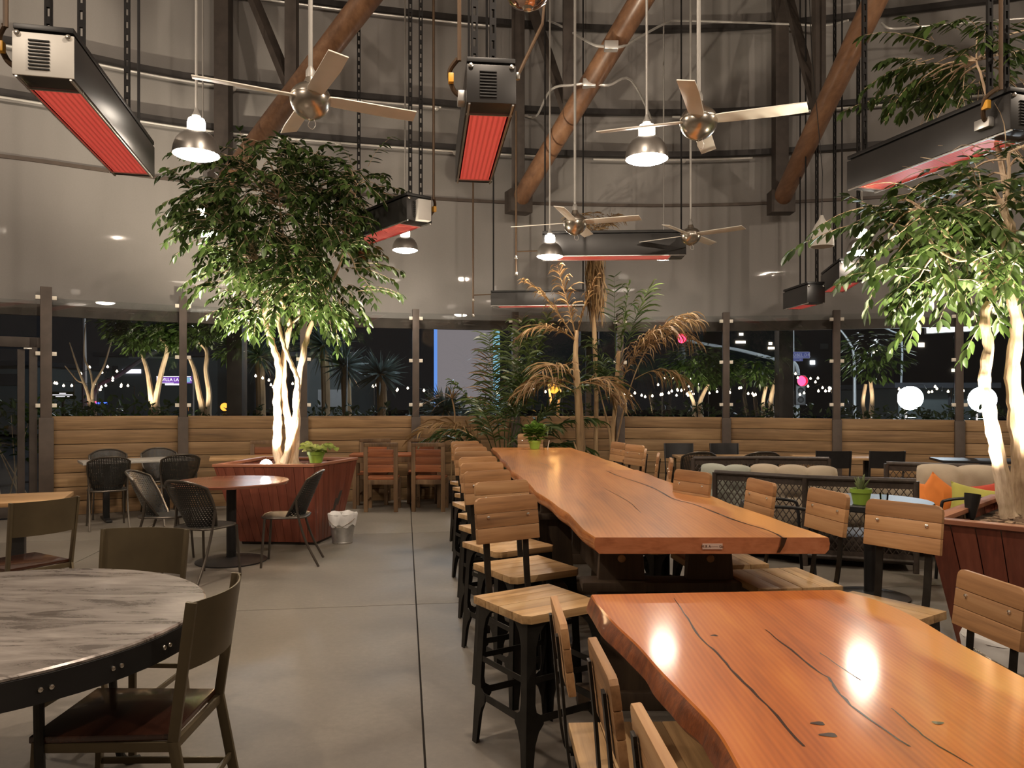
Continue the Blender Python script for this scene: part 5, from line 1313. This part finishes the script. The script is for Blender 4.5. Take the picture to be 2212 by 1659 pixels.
def tufted(name, label, loc, rz, w, h, t, nx, ny, m_, tilt=0, group=None):
    NU, NV = 10 * nx + 1, 10 * ny + 1; q = MB(); vs = []
    def lobe(x, n): return abs(math.sin(math.pi * n * x)) ** .55
    for s in (1, -1):
        for j in range(NV):
            for i in range(NU):
                u, v = i / (NU - 1), j / (NV - 1)
                ed = (max(0, 1 - abs(2 * u - 1) ** 6)) ** .5 * (max(0, 1 - abs(2 * v - 1) ** 6)) ** .5
                lb = lobe(u, nx) * lobe(v, ny)
                th = t / 2 * ed * (.55 + .45 * lb)
                X = (u - .5) * w * (1 - .03 * (1 - lobe(v, ny))); Z = v * h + (v - .5) * .10 * h * (lobe(u, nx) - .6) * (1 if v > .5 else .4)
                vs.append((X, s * th, Z))
    n = NU * NV; fs = []
    for j in range(NV - 1):
        for i in range(NU - 1):
            a = j * NU + i; fs.append((a, a + 1, a + NU + 1, a + NU)); fs.append((n + a, n + a + NU, n + a + NU + 1, n + a + 1))
    edge = [i for i in range(NU)] + [j * NU + NU - 1 for j in range(1, NV)] + [(NV - 1) * NU + i for i in range(NU - 2, -1, -1)] + [j * NU for j in range(NV - 2, 0, -1)]
    for k in range(len(edge)): a, b = edge[k], edge[(k + 1) % len(edge)]; fs.append((b, a, n + a, n + b))
    q.add(vs, fs)
    root = thing(name, label, 'cushion', loc, rz, group)
    o = q.build('cover', m_, root, smooth=70); o.rotation_euler = (tilt, 0, 0)
    for i in range(1, nx):
        for j in range(1, ny):
            bq = MB(); bq.lathe([(.014, 0), (.010, .006), (.002, .009)], 10, (0, 0, 0), Matrix.Rotation(R(90), 3, 'X')); b_ = bq.build('tuft_button', m_, o, ((i / nx - .5) * w, -t * .26, j / ny * h))
    return root
CG = 'tufted beige sofa cushions'
tufted('cushion', 'three-lobed beige back cushion rising above the wicker sofa rail', (2.66, 7.30, .28), R(-24), .80, .60, .24, 3, 2, M['cushion'], R(-8), CG)
tufted('cushion', 'beige back cushion seen through the lattice behind two stool backs', (3.30, 6.98, .34), R(-21), .72, .44, .20, 3, 2, M['cushion'], R(-8), CG)
tufted('cushion', 'grey-green back cushion seen end-on at the corner of the wicker sofa', (2.10, 7.63, .36), R(-37), .52, .50, .16, 2, 2, M['cushion_grey'], R(-6), CG)
tufted('cushion', 'plump beige tufted back cushion behind the orange pillows', (4.42, 7.60, .32), R(-22), .74, .54, .28, 2, 2, M['cushion'], R(-10), CG)
tufted('cushion', 'smaller beige tufted cushion slumped beside the red pillow', (4.84, 7.22, .32), R(-48), .60, .46, .28, 2, 3, M['cushion'], R(-12), CG)
for (lab, loc, rz, w, d) in (('flat grey-green seat cushion on the wicker sofa beneath the end-on cushion', (2.50, 7.62, .28), R(-30), .9, .5), ('flat beige seat cushion on the wicker sofa under the throw pillows', (4.05, 7.30, .28), R(-26), .9, .5)):
    q = MB(); q.box((0, 0, .055), (w, d, .11)); root = thing('seat_cushion', lab, 'cushion', loc, rz); q.build('cover', M['cushion_grey'] if 'green' in lab else M['cushion'], root, bevel=.035)
    q = MB(); q.tube([(-w/2+.03, -d/2, .055), (w/2-.03, -d/2, .055)], .006, 6); q.build('piping', M['cushion'], root)

def pillow(label, loc, rot, w, h, t, m_):
    N = 15; vs = []; q = MB()
    for s in (1, -1):
        for j in range(N):
            for i in range(N):
                u, v = 2 * i / (N - 1) - 1, 2 * j / (N - 1) - 1; e = (max(0, (1 - u * u) * (1 - v * v))) ** .45
                vs.append((u * w / 2 * (1 - .10 * (1 - v * v)), s * t / 2 * e, v * h / 2 * (1 - .10 * (1 - u * u))))
    n = N * N; fs = []
    for j in range(N - 1):
        for i in range(N - 1): a = j * N + i; fs += [(a, a + 1, a + N + 1, a + N), (n + a, n + a + N, n + a + N + 1, n + a + 1)]
    q.add(vs, fs); me = q.mesh('throw_pillow', m_, smooth=80)
    bm = bmesh.new(); bm.from_mesh(me); bmesh.ops.remove_doubles(bm, verts=bm.verts, dist=.0008); bm.to_mesh(me); bm.free()
    o = link_mesh('throw_pillow', me, None, loc); o.rotation_euler = rot; tag(o, label, 'pillow', 'bright throw pillows'); return o
pillow('flat orange throw pillow at the end of the wicker sofa', (3.88, 7.36, .56), (R(-20), R(8), R(-12)), .40, .34, .13, M['orange'])
pillow('orange throw pillow tipped on its corner behind the lime pillow', (4.05, 7.32, .585), (R(-16), R(38), R(-20)), .34, .34, .12, M['orange'])
pillow('lime green throw pillow between the orange and red ones', (4.22, 7.02, .56), (R(-26), R(12), R(-14)), .42, .34, .14, M['lime'])
pillow('red throw pillow half hidden behind the lime pillow', (4.42, 7.08, .585), (R(-18), R(-14), R(-26)), .34, .32, .12, M['red'])

# ------------------------------------------------------------------ black tube armchairs
def make_armchair(label):
    root = thing('armchair', label, 'chair', group='black tube armchairs')
    m_ = M['black_chair']
    for s in (-1, 1):
        q = MB(); q.tube(cr([(s * .27, -.24, 0), (s * .265, -.23, .55), (s * .265, -.19, .655), (s * .265, -.05, .675), (s * .265, .18, .66), (s * .265, .23, .60), (s * .27, .25, .3), (s * .275, .27, 0)], 6), .013, 10); q.build('arm_frame', m_, root)
    q = MB(); q.box((0, .02, .41), (.50, .46, .02)); q.build('seat', m_, root, bevel=.008)
    q = MB(); q.box((0, -.235, .58), (.50, .014, .16), Matrix.Rotation(R(-6), 3, 'X')); q.build('back_panel', m_, root, bevel=.005)
    q = MB(); q.tube([(-.265, -.235, .40), (.265, -.235, .40)], .011, 8); q.tube([(-.27, .25, .40), (.27, .25, .40)], .011, 8); q.build('cross_tube', m_, root)
    return root
ac = make_armchair('black tube armchair with a flat back panel, seen between two wooden stool backs')
ac.location = (2.12, 6.22, 0); ac.rotation_euler = (0, 0, R(-100))
dup(ac, (3.86, 6.22, 0), R(95), 'black tube armchair whose armrest crosses in front of the bright pillows', 'black tube armchairs')
# ================================================================== OUTSIDE, THROUGH THE GLASS
o = MB(); o.box((0, 55, -.17), (220, 150, .1)); o = o.build('ground', M['asphalt'], None, smooth=0); tag(o, 'dark asphalt ground outside the glass screens', 'ground', kind='structure')
light('outdoor_fill', 'POINT', (-9, 27, 7), 900, (.85, .92, 1.0), shadow_soft_size=.3)  # unseen fill points without fixtures, added to brighten the night outside
light('outdoor_fill', 'POINT', (14, 27, 7), 1200, (.80, .90, 1.0), shadow_soft_size=.3)
light('outdoor_fill', 'POINT', (-2.5, 24, 3.5), 220, (1.0, .6, .3), shadow_soft_size=.3)
light('outdoor_fill', 'POINT', (-1.5, 15.5, 3.6), 110, (.7, .85, 1.0), shadow_soft_size=.3)
re_ = random.Random(31)
def shrub(label, px, Y, w, z1, m_, n=420, ls=.12, d=.35):
    root = thing('shrub', label, 'shrub', (W(px, 0, Y).x, Y, 0), group='shrubs outside the glass')
    q = MB()
    for k in range(6): q.tube([(re_.uniform(-w, w) * .25, 0, 0), (re_.uniform(-w, w) * .6, re_.uniform(-d, d) * .5, z1 * .8)], [.012, .004], 5)
    q.build('stems', M['trunk'], root); specs = []
    for k in range(n):
        u = re_.uniform(-1, 1); z = z1 * (.45 + .55 * re_.random() ** .7) * (1 - .12 * abs(math.sin(u * 5 + px)))
        specs.append((Vector((u * w, re_.uniform(-d, d), z)), Vector((re_.uniform(-1, 1), re_.uniform(-1, 1), re_.uniform(-.3, 1))), Vector((re_.uniform(-.6, .6), -.6, 1)), ls * re_.uniform(.6, 1.3)))
    leaf_mass('foliage', leaf_frames(specs), m_, root)
for lab, px, Y, w, z, m_ in (('bushy yellowish shrub outside the glass door', 35, 11.4, .9, 1.6, 'leaf'), ('leafy shrub outside the glass below the leaning streetlight mast', 150, 12.1, .75, 1.55, 'leaf'), ('leafy shrub outside the glass at the foot of the first uplit tree', 265, 12.8, .8, 1.58, 'leaf'),
        ('low dark shrub outside the glass behind the second uplit tree', 470, 13.2, .9, 1.40, 'hedge'), ('low dark shrub outside the glass behind the planter tree trunks', 640, 13.4, .9, 1.40, 'hedge'), ('low dark shrub outside the glass beneath the grey yuccas', 790, 13.6, .9, 1.46, 'hedge'),
        ('dark shrub outside the glass in front of the mauve board', 1010, 13.6, .8, 1.58, 'hedge'), ('dark shrub outside the glass between the two dry palms', 1190, 13.8, .8, 1.45, 'hedge'), ('dark shrub outside the glass below the string of bulbs by the palms', 1400, 13.8, .9, 1.52, 'hedge'),
        ('dark shrub outside the glass by the trunk under the traffic mast', 1580, 13.8, .9, 1.48, 'hedge'), ('dark shrub outside the glass below the street name sign', 1740, 13.6, .9, 1.46, 'hedge'), ('dark shrub outside the glass beneath the big floodlight', 1930, 13.4, .95, 1.44, 'hedge'), ('dark shrub outside the glass behind the second planter tree', 2110, 13.1, .95, 1.44, 'hedge')):
    shrub(lab, px, Y, w, z, M[m_])

def ext_tree(label, Y, stems, blobs, n, m_, ls, up=170):
    b0 = stems[0][0][0]; org = W(b0[0], b0[1], Y); org.z = 0
    root = thing('street_tree', label, 'tree', org, group='uplit street trees outside')
    for pts, r0, r1 in stems:
        P = [W(x, y, Y) - org for x, y in pts]; P = [Vector((P[0].x, P[0].y, 0))] + P; C = cr(P, 5); k = len(C)
        q = MB(); q.tube(C, [r0 + (r1 - r0) * i / (k - 1) for i in range(k)], 8); q.build('trunk', M['trunk'], root)
    specs = []
    for px, py, rx, rz, wgt in blobs:
        c = W(px, py, Y) - org
        for _ in range(int(n * wgt)):
            v = Vector((re_.gauss(0, 1), re_.gauss(0, 1), re_.gauss(0, 1))).normalized() * re_.random() ** .4
            specs.append((Vector((c.x + v.x * rx, c.y + v.y * rx * .8, c.z + v.z * rz)), Vector((v.x + re_.uniform(-.5, .5), v.y, v.z * .4 - .35)), Vector((re_.uniform(-.4, .4), re_.uniform(-.4, .4), 1)), ls * re_.uniform(.7, 1.3)))
    leaf_mass('foliage', leaf_frames(specs), m_, root)
    if up: light('tree_uplight', 'SPOT', (org.x - .1, Y - .55, 1.05), up, (1.0, .84, .62), (org.x, Y, 2.6), spot_size=R(75), spot_blend=.6, shadow_soft_size=.05)
ext_tree('uplit forked street tree seen through the glass beside the purple street sign', 13.9, [([(330, 900), (326, 850), (318, 800), (306, 765)], .075, .03), ([(340, 900), (338, 860), (350, 800), (362, 750), (345, 730)], .07, .03)],
    [(300, 730, .45, .28, 1), (350, 712, .5, .28, 1.2), (380, 740, .2, .15, .3), (260, 700, .35, .3, .6)], 420, M['leaf'], .13)
ext_tree('uplit forked street tree seen through the glass just past the second wall post', 13.9, [([(438, 900), (430, 850), (420, 800), (408, 770)], .07, .03), ([(450, 900), (452, 850), (445, 800), (447, 760), (432, 740)], .065, .03)],
    [(430, 715, .5, .28, 1), (480, 705, .4, .28, .8), (500, 760, .25, .2, .4)], 420, M['leaf'], .13)
ext_tree('uplit street tree outside below the mast arm of the red traffic light', 14.8, [([(1500, 905), (1498, 870), (1488, 845)], .05, .03), ([(1514, 905), (1512, 870), (1530, 830)], .07, .03)], [(1510, 790, .75, .42, 1), (1560, 800, .4, .3, .5)], 700, M['leaf'], .14, 90)
ext_tree('uplit street tree outside in front of the dark column', 14.6, [([(1650, 905), (1648, 870), (1655, 835)], .05, .03), ([(1666, 905), (1666, 860), (1676, 820)], .07, .03)], [(1640, 800, .5, .3, .6)], 400, M['leaf'], .14, 90)
ext_tree('uplit street tree outside between the tall pole and the floodlight', 14.4, [([(1868, 905), (1864, 870), (1870, 830)], .045, .03), ([(1882, 905), (1884, 860), (1880, 820)], .06, .03)], [(1885, 770, .7, .5, 1)], 420, M['leaf'], .14, 80)
ext_tree('bare thin street tree behind the leaning mast near the glass door', 16.5, [([(200, 900), (190, 850), (170, 800), (150, 740)], .06, .01), ([(205, 900), (200, 840), (225, 790), (245, 720)], .05, .01), ([(190, 850), (165, 820), (140, 790)], .03, .01), ([(200, 830), (182, 770), (185, 700)], .03, .01)], [(250, 690, .5, .2, .3)], 250, M['hedge'], .14, 40)
ext_tree('slim street tree outside between the two dry palms', 14.2, [([(1158 + 30, 905), (1190, 870), (1186, 840)], .035, .02), ([(1205, 905), (1207, 870), (1214, 830)], .035, .02)], [(1200, 800, .45, .3, .6)], 350, M['hedge'], .14, 25)

def yucca(label, px, py, Y, r, n=150):
    c = W(px, py, Y); root = thing('yucca', label, 'plant', (c.x, Y, 0), group='spiky yuccas outside the glass')
    q = MB(); q.tube(cr([(0, 0, 0), (.04, 0, c.z * .5), (0, 0, c.z)], 5), .10, 9); q.build('trunk', M['palm_trunk'], root)
    q = MB()
    for k in range(n):
        v = Vector((re_.gauss(0, 1), re_.gauss(0, 1), re_.gauss(.35, 1))).normalized(); p = Vector((0, 0, c.z)); L = r * re_.uniform(.75, 1.1); e = v; pts = [p]
        for j in range(3): e = (e + Vector((0, 0, -.08))).normalized(); pts.append(pts[-1] + e * L / 3)
        w_ = v.cross(Vector((re_.uniform(-1, 1), re_.uniform(-1, 1), .5))).normalized(); q.ribbon(pts, w_, [.012, .022, .016, .002])
    o = q.build('leaf_rosette', M['yucca'], root, recalc=False); o['kind'] = 'stuff'
yucca('dark round-headed yucca outside, showing between the planter tree trunks', 560, 770, 16.5, .60)
yucca('grey yucca outside beside the white pole, under the glass reflections', 745, 790, 15.5, .55)
yucca('pale grey round-headed yucca outside, middle of the second glass bay', 822, 808, 15.0, .58)
yucca('dark yucca head outside high behind the planter tree', 700, 745, 18.0, .75)
yucca('dark fan-leaved plant outside low beneath the mauve board', 960, 885, 13.6, .5)

# backlit board
Y = 20.0; a, b2 = W(945, 707, Y), W(1065, 885, Y); c = (a + b2) / 2
root = thing('display_board', 'tall backlit mauve board with glowing blue edges beyond the glass', 'board', (c.x, Y, 0))
q = MB(); q.box((0, 0, c.z), (b2.x - a.x, .12, a.z - b2.z)); q.build('panel', M['board_mauve'], root, bevel=.01)
q = MB(); q.box((-(b2.x - a.x) / 2 - .045, 0, c.z), (.085, .12, a.z - b2.z)); q.build('blue_edge', M['board_blue'], root)
q = MB(); q.box(((b2.x - a.x) / 2 + .09, 0, c.z), (.17, .12, a.z - b2.z)); q.build('cyan_edge', M['board_cyan'], root)
q = MB(); q.box((0, 0, b2.z / 2), (b2.x - a.x, .2, b2.z)); q.build('plinth', M['night_wall'], root)
# dark cabinet sign behind the skirted palm
Y = 14.6; a, b2 = W(1252, 710, Y), W(1290, 748, Y)
root = thing('light_box', 'black box sign on a post with a pale lilac side, behind the skirted palm', 'sign', ((a.x + b2.x) / 2, Y, 0))
q = MB(); q.box((0, 0, (a.z + b2.z) / 2), (b2.x - a.x, .5, a.z - b2.z)); q.build('case', M['black'], root, bevel=.01)
q = MB(); q.box(((b2.x - a.x) / 2 + .004, 0, (a.z + b2.z) / 2), (.012, .46, a.z - b2.z - .04)); q.build('side_panel', M['board_mauve'], root)
q = MB(); q.box((0, 0, b2.z / 2), (.10, .10, b2.z)); q.build('post', M['steel_dark'], root)

# buildings far behind
def building(label, px0, px1, py0, Y, m_, wins=(), extra=None):
    a, b2 = W(px0, py0, Y), W(px1, py0, Y); root = thing('building', label, 'building', ((a.x + b2.x) / 2, Y, 0), group='buildings far outside')
    q = MB(); q.box((0, 3, a.z / 2), (b2.x - a.x, 6, a.z)); q.build('walls', m_, root)
    q = MB(); q.box((0, 3, a.z + .1), (b2.x - a.x + .5, 6.5, .2)); q.build('roof', M['night_wall'], root)
    for (x, y, w_, h_, mm) in wins:
        p = W(x, y, Y); q = MB(); q.box((p.x - (a.x + b2.x) / 2, -.02, p.z), (w_, .06, h_)); q.build('window', M[mm], root)
    return root
building('low pale building with a lit strip far beyond the glass, between the uplit trees', 215, 470, 770, 42, M['night_pale'], [(285, 802, 1.0, .22, 'sign_white'), (330, 772, 2.6, .1, 'pole'), (160 + 90, 800, .3, .5, 'night_wall')])
building('dark block far beyond the glass door', -120, 70, 790, 34, M['night_pale'], [(10, 820, 1.2, .5, 'night_wall')])
building('teal-grey building with white awning far behind the yuccas', 640, 760, 770, 36, M['night_pale'], [(715, 860, 1.2, .8, 'pole'), (700, 752, .5, .05, 'sign_white')])
building('dark building with scattered lit windows far behind the street name sign', 1560, 1860, 640, 60, M['night_wall'],
         [(1601, 722, .3, .18, 'bulb'), (1596, 739, .5, .18, 'bulb'), (1606, 739, .3, .18, 'bulb'), (1664, 742, .25, .18, 'bulb'), (1666, 752, .5, .18, 'bulb'), (1780, 748, .6, .4, 'night_pale'), (1755, 783, .35, .3, 'white_glow')])
building('wide dim slate building far behind the floodlights', 1930, 2280, 700, 55, M['night_wall'], [(1890, 760, .3, .2, 'bulb'), (1990, 745, .4, .3, 'bulb'), (2060, 800, .3, .2, 'bulb')])
building('pale green hoarding wall behind the floodlights', 1940, 2140, 838, 30, M['night_pale'], [(2050, 868, .08, .7, 'night_wall'), (1950, 868, .08, .7, 'night_wall')])

# poles, masts, signs
def pole(label, path, Y, r=.07, cat='pole', name='lamp_post', lamp=None):
    P = [W(x, y, Y) for x, y in path]; O = Vector((P[0].x, Y, 0)); root = thing(name, label, cat, O, group='street poles outside')
    P = [Vector((0, 0, 0))] + [p - O for p in P]; q = MB(); C = cr(P, 5); q.tube(C, [r * (1 - .55 * i / len(C)) for i in range(len(C))], 8); q.build('shaft', M['pole'], root)
    q = MB(); q.lathe([(r * 2, 0), (r * 2, .04), (r * 1.2, .10)], 12); q.build('foot', M['pole'], root)
    if lamp:
        p = W(*lamp, Y) - O; q = MB(); q.lathe([(.02, -.07), (.10, -.05), (.13, 0), (.10, .05), (.02, .08)], 14, p); q.build('lamp_head', M['white_glow'], root)
    return root
pole('straight pale lamp post outside near the glass door', [(183, 890), (182, 780), (181, 672)], 22, .10)
pole('long white mast arm leaning up across the uplit trees', [(205, 850), (260, 808), (330, 762), (400, 735), (470, 722)], 22, .09, 'mast', 'signal_mast')
pole('thin pole outside at the far side of the second uplit tree', [(524, 890), (525, 690)], 20, .05)
pole('thin white pole between the two grey yuccas', [(748, 880), (750, 770)], 15.3, .025)
pole('tall bright pole carrying the street name sign', [(1713, 893), (1713, 790), (1713, 704)], 26, .075)
m_ = pole('mast arm of the traffic signal sloping behind the dark column', [(1722, 860), (1720, 790), (1680, 778), (1600, 757), (1522, 743), (1471, 733)], 27, .09, 'mast', 'signal_mast')
pole('bent street lamp pole outside between the name sign and the floodlight', [(1846, 845), (1844, 765), (1832, 735), (1815, 712)], 25, .06)
pole('curved street light arm with a white glowing head', [(1945, 870), (1948, 740), (1925, 715), (1890, 704), (1862, 704)], 30, .05, 'lamp', 'street_lamp', (1857, 705))
def signal(label, px, py, Y, bx, by):
    p = W(px, py, Y); root = thing('traffic_light', label, 'traffic light', (p.x, Y, p.z), group='red traffic signals')
    q = MB(); q.box((0, .1, -.30), (.34, .2, 1.0)); q.build('housing', M['black'], root, bevel=.03)
    q = MB(); q.lathe([(.17, 0), (.12, .03), (.002, .05)], 18, (0, .0, 0), Matrix.Rotation(R(90), 3, 'X')); q.build('red_lens', M['red_glow'], root)
    for z in (-.32, -.62):
        q = MB(); q.lathe([(.11, 0), (.08, .02), (.002, .03)], 16, (0, .0, z), Matrix.Rotation(R(90), 3, 'X')); q.build('dark_lens', M['heater_dark'], root)
    q = MB(); q.lathe([(.19, 0), (.19, .16), (.175, .16), (.175, 0)], 18, (0, 0, 0), Matrix.Rotation(R(90), 3, 'X'), closed=True); q.build('visor', M['black'], root)
    q = MB(); q.bar((bx, by, .1), (.0, .12, .1), .05); q.build('bracket', M['pole'], root)
    return root
signal('red traffic light glowing behind the curled dry palm fronds', 1471, 731, 26.75, 0, .30)
signal('red traffic light glowing among the string bulbs below the street name sign', 1730, 823, 25.5, -.08, .50)

Y = 25.91; a, b2 = W(1706, 760, Y), W(1749, 774, Y); c = (a + b2) / 2
root = thing('street_sign', 'blue street name sign reading NOBEL DR. on the bright pole', 'sign', (c.x, Y, c.z)); w_, h_ = b2.x - a.x, a.z - b2.z
q = MB(); q.box((0, 0, 0), (w_, .03, h_)); q.build('panel', M['sign_blue'], root, bevel=.008)
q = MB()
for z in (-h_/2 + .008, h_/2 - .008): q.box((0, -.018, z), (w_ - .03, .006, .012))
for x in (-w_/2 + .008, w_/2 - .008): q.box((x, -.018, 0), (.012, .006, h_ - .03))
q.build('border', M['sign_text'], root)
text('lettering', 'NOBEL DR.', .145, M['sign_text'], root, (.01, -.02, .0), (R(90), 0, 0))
q = MB(); q.box((-.10, .005, -h_/2 - .05), (w_ * .62, .025, .10)); q.build('lower_panel', M['sign_blue'], root, bevel=.006)
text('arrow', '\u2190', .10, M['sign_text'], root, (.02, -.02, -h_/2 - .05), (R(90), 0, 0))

Y = 24.0; a, b2 = W(339, 813, Y), W(413, 828, Y); c = (a + b2) / 2
root = thing('street_sign', 'lit purple street name sign reading VILLA LA JOLLA, cut by the second wall post', 'sign', (c.x, Y, c.z)); w_, h_ = b2.x - a.x, a.z - b2.z
q = MB(); q.box((0, 0, 0), (w_, .06, h_)); q.build('panel', M['sign_purple'], root, bevel=.008)
q = MB(); q.box((-w_/2 + .075, -.032, 0), (.13, .01, h_ - .02)); q.build('white_field', M['sign_white'], root)
q = MB(); q.lathe([(.055, 0), (.05, .006)], 20, (-w_/2 + .075, -.038, 0), Matrix.Rotation(R(90), 3, 'X')); q.build('yellow_emblem', M['sign_yellow'], root)
q = MB(); q.box((0, -.032, h_/2 - .008), (w_, .01, .014)); q.box((-w_ * .25, -.032, -h_/2 + .008), (w_ * .5, .01, .016)); q.build('bright_border', M['sign_white'], root)
text('lettering', 'VILLA LA JOLLA', .135, M['sign_white'], root, (-w_/2 + .165, -.036, -.0), (R(90), 0, 0), 'LEFT')
q = MB(); q.box((w_/2 - .07, -.033, 0), (.10, .01, h_ * .7)); q.build('blue_emblem', M['board_cyan'], root)
q = MB(); q.box((-.06, 0, -h_/2 - .035), (w_ * .40, .04, .05)); q.build('lower_panel', M['sign_white'], root)
q = MB(); q.tube([(w_/2 + .03, .06, -c.z - .12), (w_/2 + .03, .06, .3)], .04, 8); q.build('post', M['pole'], root)

Y = 17.0; a, b2 = W(113, 846, Y), W(160, 862, Y); c = (a + b2) / 2
root = thing('notice_sign', 'dark green board with rows of small white letters by the first wall post', 'sign', (c.x, Y, c.z))
q = MB(); q.box((0, 0, 0), (b2.x - a.x, .04, a.z - b2.z)); q.build('panel', M['hedge'], root)
for k, (x, w_) in enumerate(((-.0, .14), (0, .44), (0, .30))):
    q = MB(); q.box((x, -.024, .045 - .036 * k), (w_, .008, .014)); q.build('letter_row', M['sign_white'], root)
q = MB(); q.box((0, 0, -c.z / 2 - .05), (.05, .04, c.z - .1)); q.build('post', M['steel_dark'], root)
for px, py, w_, mm, lab in ((220, 871, .28, 'blue_glow', 'short blue neon tube low behind the shrubs'), (198, 869, .22, 'red_glow', 'short red neon tube low behind the shrubs')):
    p = W(px, py, 21); root = thing('neon_tube', lab, 'neon', (p.x, 21, p.z), group='neon tubes outside')
    q = MB(); q.bar((-w_ / 2, 0, 0), (w_ / 2, 0, 0), .05, .05); q.build('tube', M[mm], root)
    q = MB(); q.bar((0, .04, .03), (0, .04, -p.z - .12), .03); q.build('post', M['steel_dark'], root)

# bright lamps outside
def ball(label, px, py, Y, r, mm, cat='lamp', stand=True):
    p = W(px, py, Y); root = thing('floodlight' if 'flood' in label else 'globe_lamp', label, cat, (p.x, Y, 0))
    q = MB(); q.lathe([(.002, -r)] + [(r * math.cos(R(a)), r * math.sin(R(a))) for a in range(-75, 90, 15)] + [(.002, r)], 22, (0, 0, p.z)); q.build('globe', M[mm], root)
    q = MB(); q.tube([(0, r * .7, 0), (0, r * .7, p.z)], .03, 8); q.lathe([(r * .3, 0), (r * .35, .06)], 14, (0, r * .6, p.z - r * 1.05)); q.build('stand', M['steel_dark'], root)
ball('dazzling white floodlight outside beyond the plank wall, seen whole', 1966, 860, 20, .31, 'flood_glow')
ball('dazzling white floodlight outside half hidden by the floodlit trunk', 2122, 863, 20, .33, 'flood_glow')
ball('orange globe lamp glowing between the palm trunk and the green fronds', 1197, 838, 14.4, .105, 'orange_glow')
ball('small orange globe lamp just past the second uplit street tree', 485, 879, 14.4, .075, 'orange_glow')
light('orange_lamp_light', 'POINT', W(1197, 838, 14.0), 14, (1, .5, .15), shadow_soft_size=.1)
light('flood_light', 'POINT', W(1966, 860, 19.3), 450, (.85, .93, 1.0), shadow_soft_size=.3)
light('flood_light', 'POINT', W(2122, 863, 19.3), 450, (.85, .93, 1.0), shadow_soft_size=.3)
Y = 28; a, b2 = W(2003, 710, Y), W(2151, 702, Y); c = (a + b2) / 2
root = thing('light_bar', 'long blue-white light bar sign beyond the glass, cut by the last wall post', 'sign', (c.x, Y, 0))
q = MB(); q.bar((a.x - c.x, 0, a.z), (b2.x - c.x, 0, b2.z), .12, .32); q.build('glowing_face', M['led'], root, bevel=.02)
q = MB(); q.bar((a.x - c.x, .14, a.z), (b2.x - c.x, .14, b2.z), .14, .38); q.box((0, .16, c.z / 2), (.2, .1, c.z)); q.build('backing', M['steel_dark'], root)

# string lights
BULB = MB().lathe([(.004, .03), (.010, .018), (.022, 0), (.019, -.016), (.003, -.026)], 10).mesh('bulb', M['bulb'])
def string(label, pts, Y, n, sag=.0):
    P = [W(x, y, Y) for x, y in pts]; O = P[0].copy(); C = cr([p - O for p in P], 8)
    root = thing('string_light', label, 'string lights', O, group='string lights outside')
    q = MB(); q.tube([c + Vector((0, 0, .03)) for c in C], .004, 5); q.build('wire', M['black'], root)
    for e in (C[0], C[-1]):
        q = MB(); q.tube([e + Vector((0, 0, .04)), Vector((e.x, e.y, -O.z - .12))], .010, 6); q.build('support_post', M['steel_dark'], root)
    L = len(C) - 1
    for k in range(n):
        x = L * (k + .5) / n; i = int(x); p = C[i].lerp(C[i + 1], x - i); p = p + Vector((0, re_.uniform(-.6, .6), re_.uniform(-.03, .02)))
        o = link_mesh('bulb', BULB, root, p); o.scale = (1.15,) * 3
string('string of bulbs low outside between the glass door and the lamp post', [(112, 829), (140, 826), (175, 832), (210, 828)], 17, 6)
string('string of bulbs swagged around the first uplit street tree', [(160, 809), (205, 800), (240, 795), (225, 815), (245, 828), (215, 840), (255, 832), (290, 838)], 17, 13)
string('short string of bulbs beyond the floodlit planter trunks', [(562, 814), (590, 820), (572, 832), (600, 838), (640, 826)], 16.5, 8)
string('short string of bulbs past the pale yuccas', [(808, 838), (818, 832), (860, 842), (880, 838), (925, 845)], 16.5, 8)
string('string of bulbs twinkling behind the green palm clump', [(1068, 848), (1100, 838), (1125, 834), (1170, 845), (1215, 856)], 16.5, 7)
string('long string of bulbs sagging outside past the thin dry palm', [(1352, 846), (1372, 852), (1400, 856), (1430, 850), (1450, 846), (1480, 842), (1498, 828)], 17, 15)
string('string of bulbs draped over the round shrub beside the traffic mast', [(1430, 832), (1438, 816), (1458, 818), (1478, 820), (1496, 816), (1480, 835), (1465, 842), (1470, 855), (1490, 852), (1510, 848)], 17, 14)
string('string of bulbs between the tall pole and the traffic mast tree', [(1530, 850), (1550, 838), (1558, 848), (1598, 835), (1610, 848), (1622, 852), (1645, 848), (1685, 842), (1715, 848)], 17, 13)
string('looped string of bulbs circling below the street name sign', [(1698, 806), (1720, 808), (1745, 818), (1765, 814), (1762, 830), (1775, 836), (1782, 840), (1770, 845), (1748, 847), (1740, 848), (1790, 826), (1802, 846)], 17, 16)
string('string of bulbs hung in front of the pale green hoarding', [(1938, 843), (1990, 834), (2002, 843), (2012, 847), (2022, 846), (2036, 838), (2036, 848), (2055, 844)], 17, 9)
